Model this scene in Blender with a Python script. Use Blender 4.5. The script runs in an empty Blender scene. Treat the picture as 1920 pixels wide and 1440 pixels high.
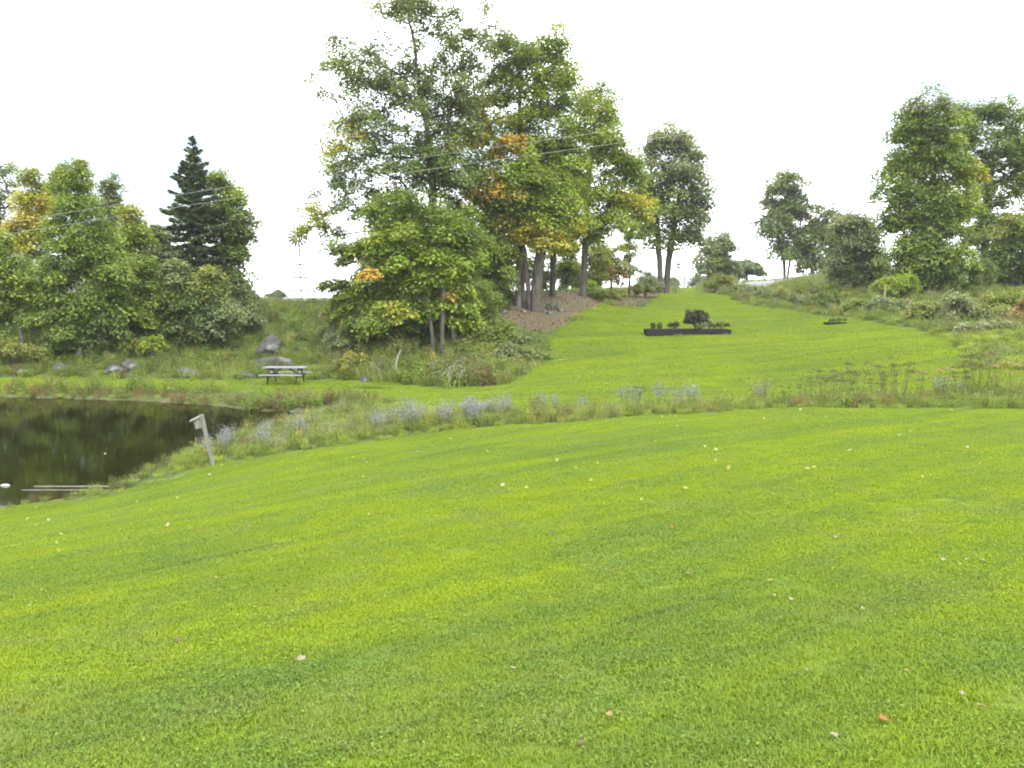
import bpy, bmesh, math, random
import numpy as np
from mathutils import Vector, Matrix, noise as mnoise

random.seed(7)
RNG = np.random.default_rng(7)
R = math.radians
scene = bpy.context.scene
COL = scene.collection

# ------------------------------------------------------------------ camera
F = 1663.0                       # focal length in pixels of the 1920 px wide photograph
TH = math.atan(180.0 / F)        # pitch: the true horizon lies 180 px above the centre
CT, ST = math.cos(TH), math.sin(TH)
cam_d = bpy.data.cameras.new("camera")
cam = bpy.data.objects.new("camera", cam_d)
COL.objects.link(cam)
cam.location = (0, 0, 0)
cam.rotation_euler = (math.pi / 2 - TH, 0, 0)
cam_d.sensor_width = 36
cam_d.lens = 36 * F / 1920.0
cam_d.clip_start = 0.1
cam_d.clip_end = 6000
scene.camera = cam

# ------------------------------------------------------------------ light
SUN_EL, SUN_AZ = 52.0, 150.0     # behind the camera, to its right
world = bpy.data.worlds.new("World")
scene.world = world
world.use_nodes = True
wn, wl = world.node_tree.nodes, world.node_tree.links
wn.clear()
w_out = wn.new("ShaderNodeOutputWorld")
sky = wn.new("ShaderNodeTexSky")
sky.sky_type = 'NISHITA'
sky.sun_disc = False
sky.sun_elevation = R(SUN_EL)
sky.sun_rotation = R(SUN_AZ)
sky.air_density = 1.0
bg_sky = wn.new("ShaderNodeBackground")
bg_sky.inputs[1].default_value = 0.05
wl.new(sky.outputs[0], bg_sky.inputs[0])
bg_cloud = wn.new("ShaderNodeBackground")
bg_cloud.inputs[0].default_value = (0.95, 0.975, 1.0, 1)
bg_cloud.inputs[1].default_value = 0.95
tc = wn.new("ShaderNodeTexCoord")
mp = wn.new("ShaderNodeMapping")
mp.inputs['Scale'].default_value = (1.0, 1.0, 2.2)
mp.inputs['Location'].default_value = (8.91, 3.72, 2.25)
cn = wn.new("ShaderNodeTexNoise")
cn.inputs['Scale'].default_value = 1.6
cn.inputs['Detail'].default_value = 5
cn.inputs['Roughness'].default_value = 0.5
cr = wn.new("ShaderNodeMapRange")
cr.inputs[1].default_value = 0.36
cr.inputs[2].default_value = 0.48
cr.inputs[3].default_value = 0.1
cr.inputs[4].default_value = 1.0
mixw = wn.new("ShaderNodeMixShader")
wl.new(tc.outputs['Generated'], mp.inputs[0])
wl.new(mp.outputs[0], cn.inputs['Vector'])
wl.new(cn.outputs[0], cr.inputs[0])
wl.new(cr.outputs[0], mixw.inputs[0])
wl.new(bg_sky.outputs[0], mixw.inputs[1])
wl.new(bg_cloud.outputs[0], mixw.inputs[2])
wl.new(mixw.outputs[0], w_out.inputs[0])

sun_d = bpy.data.lights.new("sun", 'SUN')
sun_d.energy = 1.1
sun_d.angle = R(14)
sun_d.color = (1.0, 0.96, 0.88)
sun = bpy.data.objects.new("sun", sun_d)
COL.objects.link(sun)
az = R(SUN_AZ)
sdir = Vector((math.sin(az) * math.cos(R(SUN_EL)), math.cos(az) * math.cos(R(SUN_EL)), math.sin(R(SUN_EL))))
sun.rotation_euler = (-sdir).to_track_quat('-Z', 'Y').to_euler()

vs = scene.view_settings
vs.view_transform = 'Standard'
vs.look = 'None'
vs.gamma = 1
vs.use_curve_mapping = False
vs.exposure = 2.2
scene.cycles.max_bounces = 8
scene.cycles.transmission_bounces = 4
scene.cycles.diffuse_bounces = 4
scene.cycles.filter_width = 1.9

# ------------------------------------------------------------------ helpers: projection and terrain
def pix(px, py, d):
    """the world point at forward distance d seen at a photograph pixel"""
    u, w = (px - 960) / F, (720 - py) / F
    t = d / (CT + ST * w)
    return np.array([u * t, d, (-ST + CT * w) * t])

CTRL = [  # pixel x, pixel y, forward distance of points on the ground
    (960, 1440, 3.35), (0, 1440, 3.6), (1920, 1440, 3.2), (-300, 1200, 6.3), (0, 1200, 6.0), (960, 1100, 6.6), (1920, 1100, 6.0),
    (0, 965, 18.0), (200, 935, 19), (400, 872, 20.5), (700, 828, 21.5), (960, 800, 22), (1200, 783, 22), (1500, 766, 21.5), (1920, 767, 20),
    (400, 950, 13.0), (960, 900, 12.2), (1500, 880, 11.5), (1920, 880, 11.0), (2300, 790, 18),
    (960, 757, 28), (700, 752, 34), (1100, 745, 29), (1100, 700, 36), (1100, 650, 45), (1300, 628, 48), (1300, 700, 34), (1300, 748, 27),
    (1200, 575, 68), (1290, 549, 100), (1290, 542, 135), (1500, 752, 25), (1500, 700, 32), (1500, 650, 40), (1500, 602, 53),
    (1700, 748, 24.5), (1700, 700, 29), (1700, 650, 34.5), (1800, 700, 27), (1920, 712, 25), (1900, 652, 32), (2300, 660, 28),
    (1400, 572, 68), (1560, 592, 55), (1720, 622, 42),
    (1400, 548, 78), (1560, 562, 64), (1700, 590, 50), (1900, 620, 38), (1600, 527, 78), (1850, 556, 58), (1850, 525, 75),
    (1440, 529, 95), (1390, 540, 88), (1340, 541, 100), (1700, 553, 60), (2100, 515, 90), (1500, 520, 125), (2300, 560, 55), (1900, 512, 120),
    (1350, 535, 120),
    (0, 740, 38), (240, 742, 38), (640, 742, 36.8), (0, 714, 41.8), (250, 714, 42), (550, 716, 42.5), (-400, 720, 42), (-400, 640, 50), (-400, 575, 62),
    (550, 660, 49), (550, 600, 54), (550, 574, 60), (100, 670, 46), (100, 600, 54), (100, 570, 62), (330, 660, 48), (330, 600, 54), (330, 570, 62),
    (555, 573, 90), (300, 570, 95), (-200, 570, 100), (520, 568, 140), (0, 568, 140), (900, 560, 110), (1100, 546, 110),
    (840, 726, 39.5), (860, 650, 47), (900, 602, 52), (970, 570, 56), (1092, 551, 62), (1020, 611, 52), (1130, 571, 62), (1040, 622, 50),
    (1000, 700, 40.5), (940, 722, 38.5), (740, 650, 47), (740, 600, 53), (1245, 552, 84), (1140, 548, 80), (1180, 552, 76), (800, 565, 66),
]
_CP = np.array([pix(*c) for c in CTRL])
_S = 20.0
def _phi(r2):
    return 0.5 * r2 * np.log(np.maximum(r2, 1e-12))
def _tps_fit():
    P = _CP[:, :2] / _S
    n = len(P)
    K = _phi(((P[:, None, :] - P[None]) ** 2).sum(-1)) + np.eye(n) * 0.004
    A = np.zeros((n + 3, n + 3))
    A[:n, :n] = K
    A[:n, n] = 1; A[:n, n + 1:] = P
    A[n, :n] = 1; A[n + 1:, :n] = P.T
    b = np.zeros(n + 3); b[:n] = _CP[:, 2]
    return np.linalg.solve(A, b), P
_TW, _TP = _tps_fit()
WATER = -4.6
def inpoly(P, poly):
    x, y = P[:, 0], P[:, 1]
    r = np.zeros(len(P), bool)
    n = len(poly)
    for i in range(n):
        x0, y0 = poly[i]; x1, y1 = poly[(i + 1) % n]
        if y0 == y1: continue
        c = ((y0 > y) != (y1 > y)) & (x < (x1 - x0) * (y - y0) / (y1 - y0) + x0)
        r ^= c
    return r
def polydist(P, poly):
    d = np.full(len(P), 1e9)
    n = len(poly)
    for i in range(n):
        a = np.array(poly[i]); b = np.array(poly[(i + 1) % n])
        ab = b - a
        t = np.clip(((P - a) @ ab) / max(ab @ ab, 1e-9), 0, 1)
        d = np.minimum(d, np.linalg.norm(P - (a + t[:, None] * ab), axis=1))
    return d
def water_xy(px, v):
    u, w = (px - 960) / F, (720 - v) / F
    t = WATER / (-ST + CT * w)
    return (u * t, (CT + ST * w) * t)
POND = [water_xy(*q) for q in [(-900, 985), (-300, 978), (0, 957), (110, 940), (200, 922), (290, 882), (400, 848), (480, 815), (560, 797), (625, 784),
                               (648, 776), (620, 771), (560, 773), (480, 770), (420, 762), (330, 755), (240, 751), (120, 747), (0, 744), (-300, 742), (-900, 745)]]
def sstep(a, b, x):
    t = np.clip((x - a) / (b - a), 0, 1)
    return t * t * (3 - 2 * t)
def ground(XY):
    XY = np.atleast_2d(np.asarray(XY, float))
    out = np.empty(len(XY))
    for s in range(0, len(XY), 20000):
        Q = XY[s:s + 20000]
        q = Q / _S
        z = _phi(((q[:, None, :] - _TP[None]) ** 2).sum(-1)) @ _TW[:len(_TP)] + _TW[len(_TP)] + q @ _TW[len(_TP) + 1:]
        # far outside the surveyed ground it settles to a gentle plain
        x, y = Q[:, 0], Q[:, 1]
        far = np.maximum.reduce([sstep(125, 230, y), sstep(55, 140, np.abs(x) - 0.25 * np.maximum(y, 0)), sstep(0, 30, -y)])
        z = z * (1 - far) + (-1.0 + np.clip(x, -200, 200) * 0.006 - 14.0 * (1 - sstep(-0.04, 0.08, x / np.maximum(y, 20)))) * far
        z += 0.025 * (np.sin(x * 1.3 + y * 0.7) * np.sin(y * 0.9 - x * 0.4 + 1)) * sstep(8, 20, y)
        dd = polydist(Q, POND)
        ins = inpoly(Q, POND)
        z = np.where(ins, np.minimum(z, WATER - 0.04 - 0.28 * np.minimum(dd, 4)),
                     np.where(dd < 6, np.maximum(z, WATER + 0.06 + 0.03 * dd), z))
        out[s:s + 20000] = z
    return out
def gz(x, y):
    return float(ground([(x, y)])[0])
def on(px, d):
    """ground point (x, y, z) in the image column px at forward distance d"""
    z = -2.0
    for _ in range(4):
        x = (px - 960) / F * (CT * d - ST * z)
        z = gz(x, d)
    return np.array([x, d, z])
def onxy(pts):
    return [tuple(on(p, d)[:2]) for p, d in pts]

# ------------------------------------------------------------------ helpers: objects
def link(o, parent=None):
    COL.objects.link(o)
    if parent is not None:
        o.parent = parent
    return o
def tag(o, label=None, cat=None, group=None, kind=None):
    if label: o['label'] = label
    if cat: o['category'] = cat
    if group: o['group'] = group
    if kind: o['kind'] = kind
    return o
def thing(name, loc, label, cat, group=None, rz=0.0):
    o = bpy.data.objects.new(name, None)
    o.empty_display_size = 0.2
    o.location = [float(v) for v in loc]
    o.rotation_euler = (0, 0, rz)
    link(o)
    return tag(o, label, cat, group)
def mesh_np(name, V, faces_by_n, mat=None, col=None, smooth=False):
    """faces_by_n: list of int arrays (k, n)"""
    me = bpy.data.meshes.new(name)
    V = np.asarray(V, np.float32)
    me.vertices.add(len(V))
    me.vertices.foreach_set("co", V.ravel())
    tot = sum(f.size for f in faces_by_n)
    npoly = sum(len(f) for f in faces_by_n)
    me.loops.add(tot)
    me.polygons.add(npoly)
    lv = np.concatenate([np.asarray(f, np.int32).ravel() for f in faces_by_n])
    ls, s = [], 0
    for f in faces_by_n:
        k, n = f.shape
        ls.append(s + np.arange(k, dtype=np.int32) * n)
        s += k * n
    me.loops.foreach_set("vertex_index", lv)
    me.polygons.foreach_set("loop_start", np.concatenate(ls).astype(np.int32))
    me.update(calc_edges=True)
    if col is not None:
        a = me.attributes.new("col", 'FLOAT_COLOR', 'POINT')
        c = np.ones((len(V), 4), np.float32)
        c[:, :3] = col
        a.data.foreach_set("color", c.ravel())
    if smooth:
        me.polygons.foreach_set("use_smooth", np.ones(npoly, bool))
    if mat: me.materials.append(mat)
    return me
def obj(name, me, parent=None):
    return link(bpy.data.objects.new(name, me), parent)

# ------------------------------------------------------------------ materials
def new_mat(name):
    m = bpy.data.materials.new(name)
    m.use_nodes = True
    nt = m.node_tree
    p = nt.nodes["Principled BSDF"]
    return m, nt.nodes, nt.links, p
def ramp(nodes, stops):
    r = nodes.new("ShaderNodeValToRGB")
    e = r.color_ramp.elements
    e[0].position, e[0].color = stops[0][0], (*stops[0][1], 1)
    e[1].position, e[1].color = stops[-1][0], (*stops[-1][1], 1)
    for p, c in stops[1:-1]:
        k = e.new(p); k.color = (*c, 1)
    return r
def tex_noise(nodes, links, scale, detail=4, rough=0.55, vec=None, dist=0.0):
    n = nodes.new("ShaderNodeTexNoise")
    n.inputs['Scale'].default_value = scale
    n.inputs['Detail'].default_value = detail
    n.inputs['Roughness'].default_value = rough
    n.inputs['Distortion'].default_value = dist
    if vec is not None: links.new(vec, n.inputs['Vector'])
    return n
def mixc(nodes, links, a, b, fac, mode='MIX'):
    m = nodes.new("ShaderNodeMix")
    m.data_type = 'RGBA'
    m.blend_type = mode
    for sock, v in ((m.inputs[0], fac), (m.inputs[6], a), (m.inputs[7], b)):
        if isinstance(v, (int, float)): sock.default_value = v
        elif isinstance(v, tuple): sock.default_value = (*v, 1)
        else: links.new(v, sock)
    return m.outputs[2]
def mapr(nodes, links, v, a, b, c=0.0, d=1.0):
    m = nodes.new("ShaderNodeMapRange")
    links.new(v, m.inputs[0])
    for i, k in enumerate((a, b, c, d)): m.inputs[i + 1].default_value = k
    return m.outputs[0]
def add_bump(nodes, links, p, h, strength=0.3, dist=0.02):
    b = nodes.new("ShaderNodeBump")
    b.inputs['Strength'].default_value = strength
    b.inputs['Distance'].default_value = dist
    links.new(h, b.inputs['Height'])
    links.new(b.outputs[0], p.inputs['Normal'])

def leafy(name, rough=0.55, trans=0.3, var=0.25, tint=(1.25, 1.2, 0.6)):
    """plant tissue: the colour comes from the mesh, leaf by leaf"""
    m, n, l, p = new_mat(name)
    at = n.new("ShaderNodeAttribute"); at.attribute_name = "col"
    oi = n.new("ShaderNodeObjectInfo")
    hv = n.new("ShaderNodeHueSaturation")
    l.new(at.outputs['Color'], hv.inputs['Color'])
    l.new(mapr(n, l, oi.outputs['Random'], 0, 1, 1 - var, 1 + var), hv.inputs['Value'])
    l.new(hv.outputs[0], p.inputs['Base Color'])
    p.inputs['Roughness'].default_value = rough
    p.inputs['Specular IOR Level'].default_value = 0.3
    tr = n.new("ShaderNodeBsdfTranslucent")
    l.new(mixc(n, l, hv.outputs[0], tint, 1.0, 'MULTIPLY'), tr.inputs[0])
    mx = n.new("ShaderNodeMixShader")
    mx.inputs[0].default_value = trans
    l.new(p.outputs[0], mx.inputs[1]); l.new(tr.outputs[0], mx.inputs[2])
    l.new(mx.outputs[0], n["Material Output"].inputs[0])
    return m
M = {}
M['leaf'] = leafy('leaf', 0.55, 0.42, 0.06)
M['needle'] = leafy('needle', 0.6, 0.12, 0.05)
M['weed'] = leafy('weed', 0.65, 0.38, 0.26)
M['petal'] = leafy('petal', 0.7, 0.3, 0.08, (1, 1, 1))

def bark(name, c0, c1, scale=5.0, zs=0.25):
    m, n, l, p = new_mat(name)
    t = n.new("ShaderNodeTexCoord")
    mpn = n.new("ShaderNodeMapping"); mpn.inputs['Scale'].default_value = (1, 1, zs)
    l.new(t.outputs['Object'], mpn.inputs[0])
    a = tex_noise(n, l, scale, 6, 0.65, mpn.outputs[0])
    r = ramp(n, [(0.32, c0), (0.68, c1)])
    l.new(a.outputs[0], r.inputs[0]); l.new(r.outputs[0], p.inputs['Base Color'])
    p.inputs['Roughness'].default_value = 0.9
    p.inputs['Specular IOR Level'].default_value = 0.2
    add_bump(n, l, p, a.outputs[0], 0.7, 0.04)
    return m
M['bark'] = bark('bark', (0.03, 0.026, 0.021), (0.10, 0.09, 0.075))
M['bark_pale'] = bark('bark_pale', (0.055, 0.05, 0.042), (0.16, 0.15, 0.13))
M['bark_dark'] = bark('bark_dark', (0.025, 0.021, 0.017), (0.08, 0.07, 0.058))
M['birch'] = bark('birch', (0.07, 0.065, 0.055), (0.30, 0.29, 0.26), 3.0, 2.5)
M['green_stem'] = bark('green_stem', (0.07, 0.085, 0.03), (0.12, 0.135, 0.05), 20)
M['deadwood'] = bark('deadwood', (0.17, 0.155, 0.13), (0.30, 0.28, 0.24), 9)
M['grey_wood'] = bark('grey_wood', (0.12, 0.12, 0.125), (0.22, 0.22, 0.23), 12, 0.2)
M['post_wood'] = bark('post_wood', (0.09, 0.09, 0.075), (0.20, 0.20, 0.17), 14, 0.15)
M['dark_timber'] = bark('dark_timber', (0.007, 0.0065, 0.007), (0.021, 0.019, 0.019), 6, 0.5)

def metal(name, c, rough=0.45, met=0.6):
    m, n, l, p = new_mat(name)
    a = tex_noise(n, l, 9, 5)
    r = ramp(n, [(0.3, tuple(v * 0.75 for v in c)), (0.7, c)])
    l.new(a.outputs[0], r.inputs[0]); l.new(r.outputs[0], p.inputs['Base Color'])
    p.inputs['Roughness'].default_value = rough
    p.inputs['Metallic'].default_value = met
    return m
M['galv'] = metal('galvanised', (0.035, 0.042, 0.05), 0.6, 0.0)
M['wire'] = metal('wire_aluminium', (0.17, 0.18, 0.155), 0.6, 0.0)
M['white_paint'] = metal('white_paint', (0.42, 0.42, 0.41), 0.6, 0.0)

def rock_mat(name='rock', lo=(0.032, 0.031, 0.030), hi=(0.085, 0.083, 0.079), lich=(0.19, 0.185, 0.165)):
    m, n, l, p = new_mat(name)
    t = n.new("ShaderNodeTexCoord")
    a = tex_noise(n, l, 3.0, 8, 0.65, t.outputs['Object'])
    b = tex_noise(n, l, 1.3, 5, 0.6, t.outputs['Object'])
    r = ramp(n, [(0.3, lo), (0.62, hi)])
    l.new(a.outputs[0], r.inputs[0])
    c = mixc(n, l, r.outputs[0], lich, mapr(n, l, b.outputs[0], 0.58, 0.68))
    l.new(c, p.inputs['Base Color'])
    p.inputs['Roughness'].default_value = 0.95
    p.inputs['Specular IOR Level'].default_value = 0.15
    add_bump(n, l, p, a.outputs[0], 0.8, 0.05)
    return m
M['rock'] = rock_mat()
M['moss_rock'] = rock_mat('moss_rock', (0.025, 0.03, 0.018), (0.06, 0.075, 0.035), (0.10, 0.105, 0.08))

def water_mat():
    m, n, l, p = new_mat('pond_water')
    p.inputs['Base Color'].default_value = (0.008, 0.008, 0.0022, 1)
    p.inputs['Roughness'].default_value = 0.055
    p.inputs['IOR'].default_value = 1.33
    t = n.new("ShaderNodeNewGeometry")
    a = tex_noise(n, l, 2.2, 3, 0.5, t.outputs['Position'])
    add_bump(n, l, p, a.outputs[0], 0.10, 0.02)
    return m
M['water'] = water_mat()

def lawn_colour(n, l, angle, stretch=9.0, width=1.2):
    """colour of mown turf: mowing streaks along one heading, blotches, fine mottling"""
    g = n.new("ShaderNodeNewGeometry")
    mpn = n.new("ShaderNodeMapping")
    mpn.vector_type = 'POINT'
    mpn.inputs['Rotation'].default_value = (0, 0, -angle)
    l.new(g.outputs['Position'], mpn.inputs[0])
    sc = n.new("ShaderNodeMapping")
    sc.inputs['Scale'].default_value = (1.0 / stretch, width, 0.2)
    l.new(mpn.outputs[0], sc.inputs[0])
    s1 = tex_noise(n, l, 1.0, 4, 0.6, sc.outputs[0], 0.4)
    s2 = tex_noise(n, l, 0.33, 4, 0.55, g.outputs['Position'])
    s3 = tex_noise(n, l, 5.0, 5, 0.65, g.outputs['Position'])
    ad = n.new("ShaderNodeMath"); ad.operation = 'MULTIPLY_ADD'
    l.new(s1.outputs[0], ad.inputs[0]); ad.inputs[1].default_value = 0.50
    ad2 = n.new("ShaderNodeMath"); ad2.operation = 'MULTIPLY_ADD'
    l.new(s2.outputs[0], ad2.inputs[0]); ad2.inputs[1].default_value = 0.32
    m3 = n.new("ShaderNodeMath"); m3.operation = 'MULTIPLY'
    l.new(s3.outputs[0], m3.inputs[0]); m3.inputs[1].default_value = 0.20
    l.new(m3.outputs[0], ad2.inputs[2]); l.new(ad2.outputs[0], ad.inputs[2])
    r = ramp(n, [(0.40, (0.128, 0.192, 0.030)), (0.48, (0.158, 0.226, 0.024)), (0.55, (0.188, 0.258, 0.017)), (0.64, (0.220, 0.284, 0.013))])
    l.new(ad.outputs[0], r.inputs[0])
    # worn, duller turf and bluish clover in irregular patches
    s4 = tex_noise(n, l, 0.9, 5, 0.65, g.outputs['Position'], 0.6)
    s5 = tex_noise(n, l, 1.7, 4, 0.6, mpn.outputs[0], 0.8)
    c = mixc(n, l, r.outputs[0], (0.175, 0.215, 0.050), mapr(n, l, s4.outputs[0], 0.50, 0.68, 0.0, 0.65))
    c = mixc(n, l, c, (0.120, 0.195, 0.036), mapr(n, l, s5.outputs[0], 0.54, 0.70, 0.0, 0.65))
    # scuffed wheel lines along the mowing direction
    sc2 = n.new("ShaderNodeMapping")
    sc2.inputs['Scale'].default_value = (0.22, 3.2, 0.2)
    sc2.inputs['Location'].default_value = (3.3, 1.7, 0)
    l.new(mpn.outputs[0], sc2.inputs[0])
    s6 = tex_noise(n, l, 1.0, 3, 0.55, sc2.outputs[0], 0.5)
    c = mixc(n, l, c, (0.072, 0.092, 0.034), mapr(n, l, s6.outputs[0], 0.62, 0.76, 0.0, 0.5))
    return c, s3.outputs[0]
NEAR_ANG, FAR_ANG = R(36), R(4)

def turf_blade_mat(name, ang):
    m, n, l, p = new_mat(name)
    c, _ = lawn_colour(n, l, ang)
    at = n.new("ShaderNodeAttribute"); at.attribute_name = "col"
    c = mixc(n, l, c, at.outputs['Color'], 1.0, 'MULTIPLY')
    l.new(c, p.inputs['Base Color'])
    p.inputs['Roughness'].default_value = 0.6
    p.inputs['Specular IOR Level'].default_value = 0.08
    tr = n.new("ShaderNodeBsdfTranslucent")
    l.new(mixc(n, l, c, (1.2, 1.15, 0.5), 1.0, 'MULTIPLY'), tr.inputs[0])
    mx = n.new("ShaderNodeMixShader"); mx.inputs[0].default_value = 0.35
    l.new(p.outputs[0], mx.inputs[1]); l.new(tr.outputs[0], mx.inputs[2])
    l.new(mx.outputs[0], n["Material Output"].inputs[0])
    return m
M['blade_near'] = turf_blade_mat('turf_blade_near', NEAR_ANG)
M['blade_far'] = turf_blade_mat('turf_blade_far', FAR_ANG)

def ground_mat():
    m, n, l, p = new_mat('ground')
    at = n.new("ShaderNodeAttribute"); at.attribute_name = "col"   # R near lawn, G far lawn, B leaf litter
    sep = n.new("ShaderNodeSeparateColor")
    l.new(at.outputs['Color'], sep.inputs[0])
    g = n.new("ShaderNodeNewGeometry")
    b1 = tex_noise(n, l, 1.1, 6, 0.65, g.outputs['Position'])
    b2 = tex_noise(n, l, 9.0, 5, 0.7, g.outputs['Position'])
    rb = ramp(n, [(0.3, (0.03, 0.05, 0.012)), (0.5, (0.06, 0.085, 0.022)), (0.7, (0.085, 0.09, 0.035))])
    l.new(b1.outputs[0], rb.inputs[0])
    lit = ramp(n, [(0.3, (0.052, 0.042, 0.026)), (0.55, (0.098, 0.078, 0.047)), (0.75, (0.15, 0.125, 0.075))])
    l.new(b2.outputs[0], lit.inputs[0])
    cn_, _ = lawn_colour(n, l, NEAR_ANG)
    cf_, _ = lawn_colour(n, l, FAR_ANG)
    dk = mixc(n, l, cn_, (0.6, 0.6, 0.6), 1.0, 'MULTIPLY')
    fuzz = n.new("ShaderNodeMath"); fuzz.operation = 'MULTIPLY_ADD'
    l.new(b2.outputs[0], fuzz.inputs[0]); fuzz.inputs[1].default_value = 0.7; fuzz.inputs[2].default_value = -0.35
    def soft(sock):
        a = n.new("ShaderNodeMath"); a.operation = 'ADD'
        l.new(sock, a.inputs[0]); l.new(fuzz.outputs[0], a.inputs[1])
        return mapr(n, l, a.outputs[0], 0.35, 0.65)
    c = mixc(n, l, rb.outputs[0], dk, soft(sep.outputs[0]))
    c = mixc(n, l, c, mixc(n, l, cf_, (0.75, 0.75, 0.75), 1.0, 'MULTIPLY'), soft(sep.outputs[1]))
    c = mixc(n, l, c, lit.outputs[0], soft(sep.outputs[2]))
    l.new(c, p.inputs['Base Color'])
    p.inputs['Roughness'].default_value = 0.9
    p.inputs['Specular IOR Level'].default_value = 0.1
    add_bump(n, l, p, b2.outputs[0], 0.6, 0.05)
    return m
M['ground'] = ground_mat()

def road_mat():
    m, n, l, p = new_mat('gravel_road')
    g = n.new("ShaderNodeNewGeometry")
    a = tex_noise(n, l, 3, 8, 0.7, g.outputs['Position'])
    r = ramp(n, [(0.3, (0.12, 0.117, 0.113)), (0.7, (0.19, 0.187, 0.183))])
    l.new(a.outputs[0], r.inputs[0]); l.new(r.outputs[0], p.inputs['Base Color'])
    p.inputs['Roughness'].default_value = 0.9
    return m
M['road'] = road_mat()

# ------------------------------------------------------------------ zones
STRIP_FRONT = [(-900, 16.5), (-100, 17.4), (0, 17.9), (200, 18.9), (330, 20), (400, 20.4), (560, 21), (700, 21.5), (850, 22), (1000, 22.2), (1200, 22), (1400, 21.7),
               (1500, 21.5), (1650, 20.9), (1800, 20.3), (1920, 20), (2500, 18.5)]
STRIP_BACK = [(2500, 22), (1920, 24.0), (1700, 24.3), (1500, 24.4), (1200, 24.8), (1000, 25.2), (850, 26.5), (760, 28.0), (690, 30.5), (650, 32.5)]
near_lawn = onxy(STRIP_FRONT) + [(40, -25), (-40, -25)]
strip_poly = onxy(STRIP_FRONT) + onxy(STRIP_BACK) + onxy([(560, 29.0), (480, 27.0), (400, 24.6), (290, 22.2), (200, 19.8), (110, 19.0), (0, 18.3), (-900, 17.3)])
far_lawn = onxy(STRIP_BACK) + onxy([(640, 35.6), (560, 36.8), (400, 38.4), (240, 38.9), (0, 39.2), (-900, 39.5), (-900, 42), (0, 42.2), (300, 42.6), (500, 43), (640, 42), (750, 40.2),
              (840, 39), (940, 38.5), (1000, 40.5), (1030, 45), (1050, 50.5), (1112, 57), (1150, 61.5), (1215, 69), (1254, 81), (1270, 95), (1272, 112),
              (1308, 112), (1305, 95), (1325, 82), (1400, 68), (1480, 61), (1560, 54), (1640, 48), (1720, 42), (1775, 36), (1800, 32), (1800, 28), (1950, 26), (2500, 24)])
litter = onxy([(940, 53), (1000, 50), (1045, 51), (1108, 57), (1148, 61.8), (1212, 69.5), (1262, 82), (1262, 92), (1200, 86), (1170, 74), (1110, 67), (1050, 60.5), (960, 58)])

def graded(lo, hi, step, far, grow=1.12):
    c = list(np.arange(lo, hi + step / 2, step))
    s, v = step, c[-1]
    while v < far[1]:
        s *= grow; v += s; c.append(v)
    s, v = step, c[0]
    while v > far[0]:
        s *= grow; v -= s; c.insert(0, v)
    return np.array(c)
xs = graded(-30, 32, 0.36, (-900, 900))
ys = graded(1.5, 72, 0.36, (-40, 1500), 1.06)
GX, GY = np.meshgrid(xs, ys)
GP = np.stack([GX.ravel(), GY.ravel()], 1)
GZ = ground(GP)
def zone_mask(poly, w):
    d = polydist(GP, poly)
    s = np.where(inpoly(GP, poly), d, -d)
    return np.clip(0.5 + s / (2 * w), 0, 1)
mask = np.stack([zone_mask(near_lawn, 0.35), zone_mask(far_lawn, 0.45), np.maximum(zone_mask(litter, 0.8), np.clip(0.62 - polydist(GP, POND) / 1.2, 0, 1))], 1)
mask[:, :2] *= 1 - (polydist(GP, POND) < 0.8)[:, None]
nx, ny = len(xs), len(ys)
idx = np.arange(nx * ny).reshape(ny, nx)
quads = np.stack([idx[:-1, :-1], idx[:-1, 1:], idx[1:, 1:], idx[1:, :-1]], -1).reshape(-1, 4)
g_me = mesh_np("ground", np.column_stack([GP, GZ]), [quads], M['ground'], mask, True)
tag(obj("ground", g_me), "rolling ground of mown lawn, brushy banks and leaf litter", None, None, 'structure')

# pond: a sheet with the outline of its shore pushed a little under the banks
def pond():
    pts = np.array(POND)
    c = pts.mean(0)
    bm = bmesh.new()
    big = []
    for i in range(len(pts)):
        a, b = pts[i - 1], pts[(i + 1) % len(pts)]
        t = (b - a) / np.linalg.norm(b - a)
        nrm = np.array([t[1], -t[0]])
        big.append(pts[i] + nrm * 0.6)
    vs_ = [bm.verts.new((p[0], p[1], WATER)) for p in big]
    f = bm.faces.new(vs_)
    if f.normal.z < 0: f.normal_flip()
    bmesh.ops.triangulate(bm, faces=bm.faces[:])
    bm.normal_update()
    for f in bm.faces:
        if f.normal.z < 0: f.normal_flip()
    me = bpy.data.meshes.new("pond_water"); bm.to_mesh(me); bm.free()
    me.materials.append(M['water'])
    tag(obj("pond_water", me), "dark still pond reflecting the wooded bank", None, None, 'structure')
pond()

def road():
    cs = [(1375, 82), (1392, 88), (1415, 93), (1440, 98), (1475, 108), (1530, 124), (1600, 150)]
    L = [on(p, d) for p, d in cs]
    V, Q = [], []
    for i, p in enumerate(L):
        a = L[max(i - 1, 0)]; b = L[min(i + 1, len(L) - 1)]
        t = (b - a)[:2]; t = t / np.linalg.norm(t)
        nrm = np.array([-t[1], t[0]])
        for k in (-2.6, -1.3, 0, 1.3, 2.6):
            q = p[:2] + nrm * k
            V.append((q[0], q[1], max(gz(*q), p[2] - 0.05) + 0.10 - 0.012 * k * k))
    for i in range(len(L) - 1):
        for k in range(4):
            Q.append((i * 5 + k, i * 5 + k + 1, i * 5 + 6 + k, i * 5 + 5 + k))
    me = mesh_np("gravel_road", V, [np.array(Q)], M['road'], None, True)
    tag(obj("gravel_road", me), "pale gravel road bending away over the rise", None, None, 'structure')
road()

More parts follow.
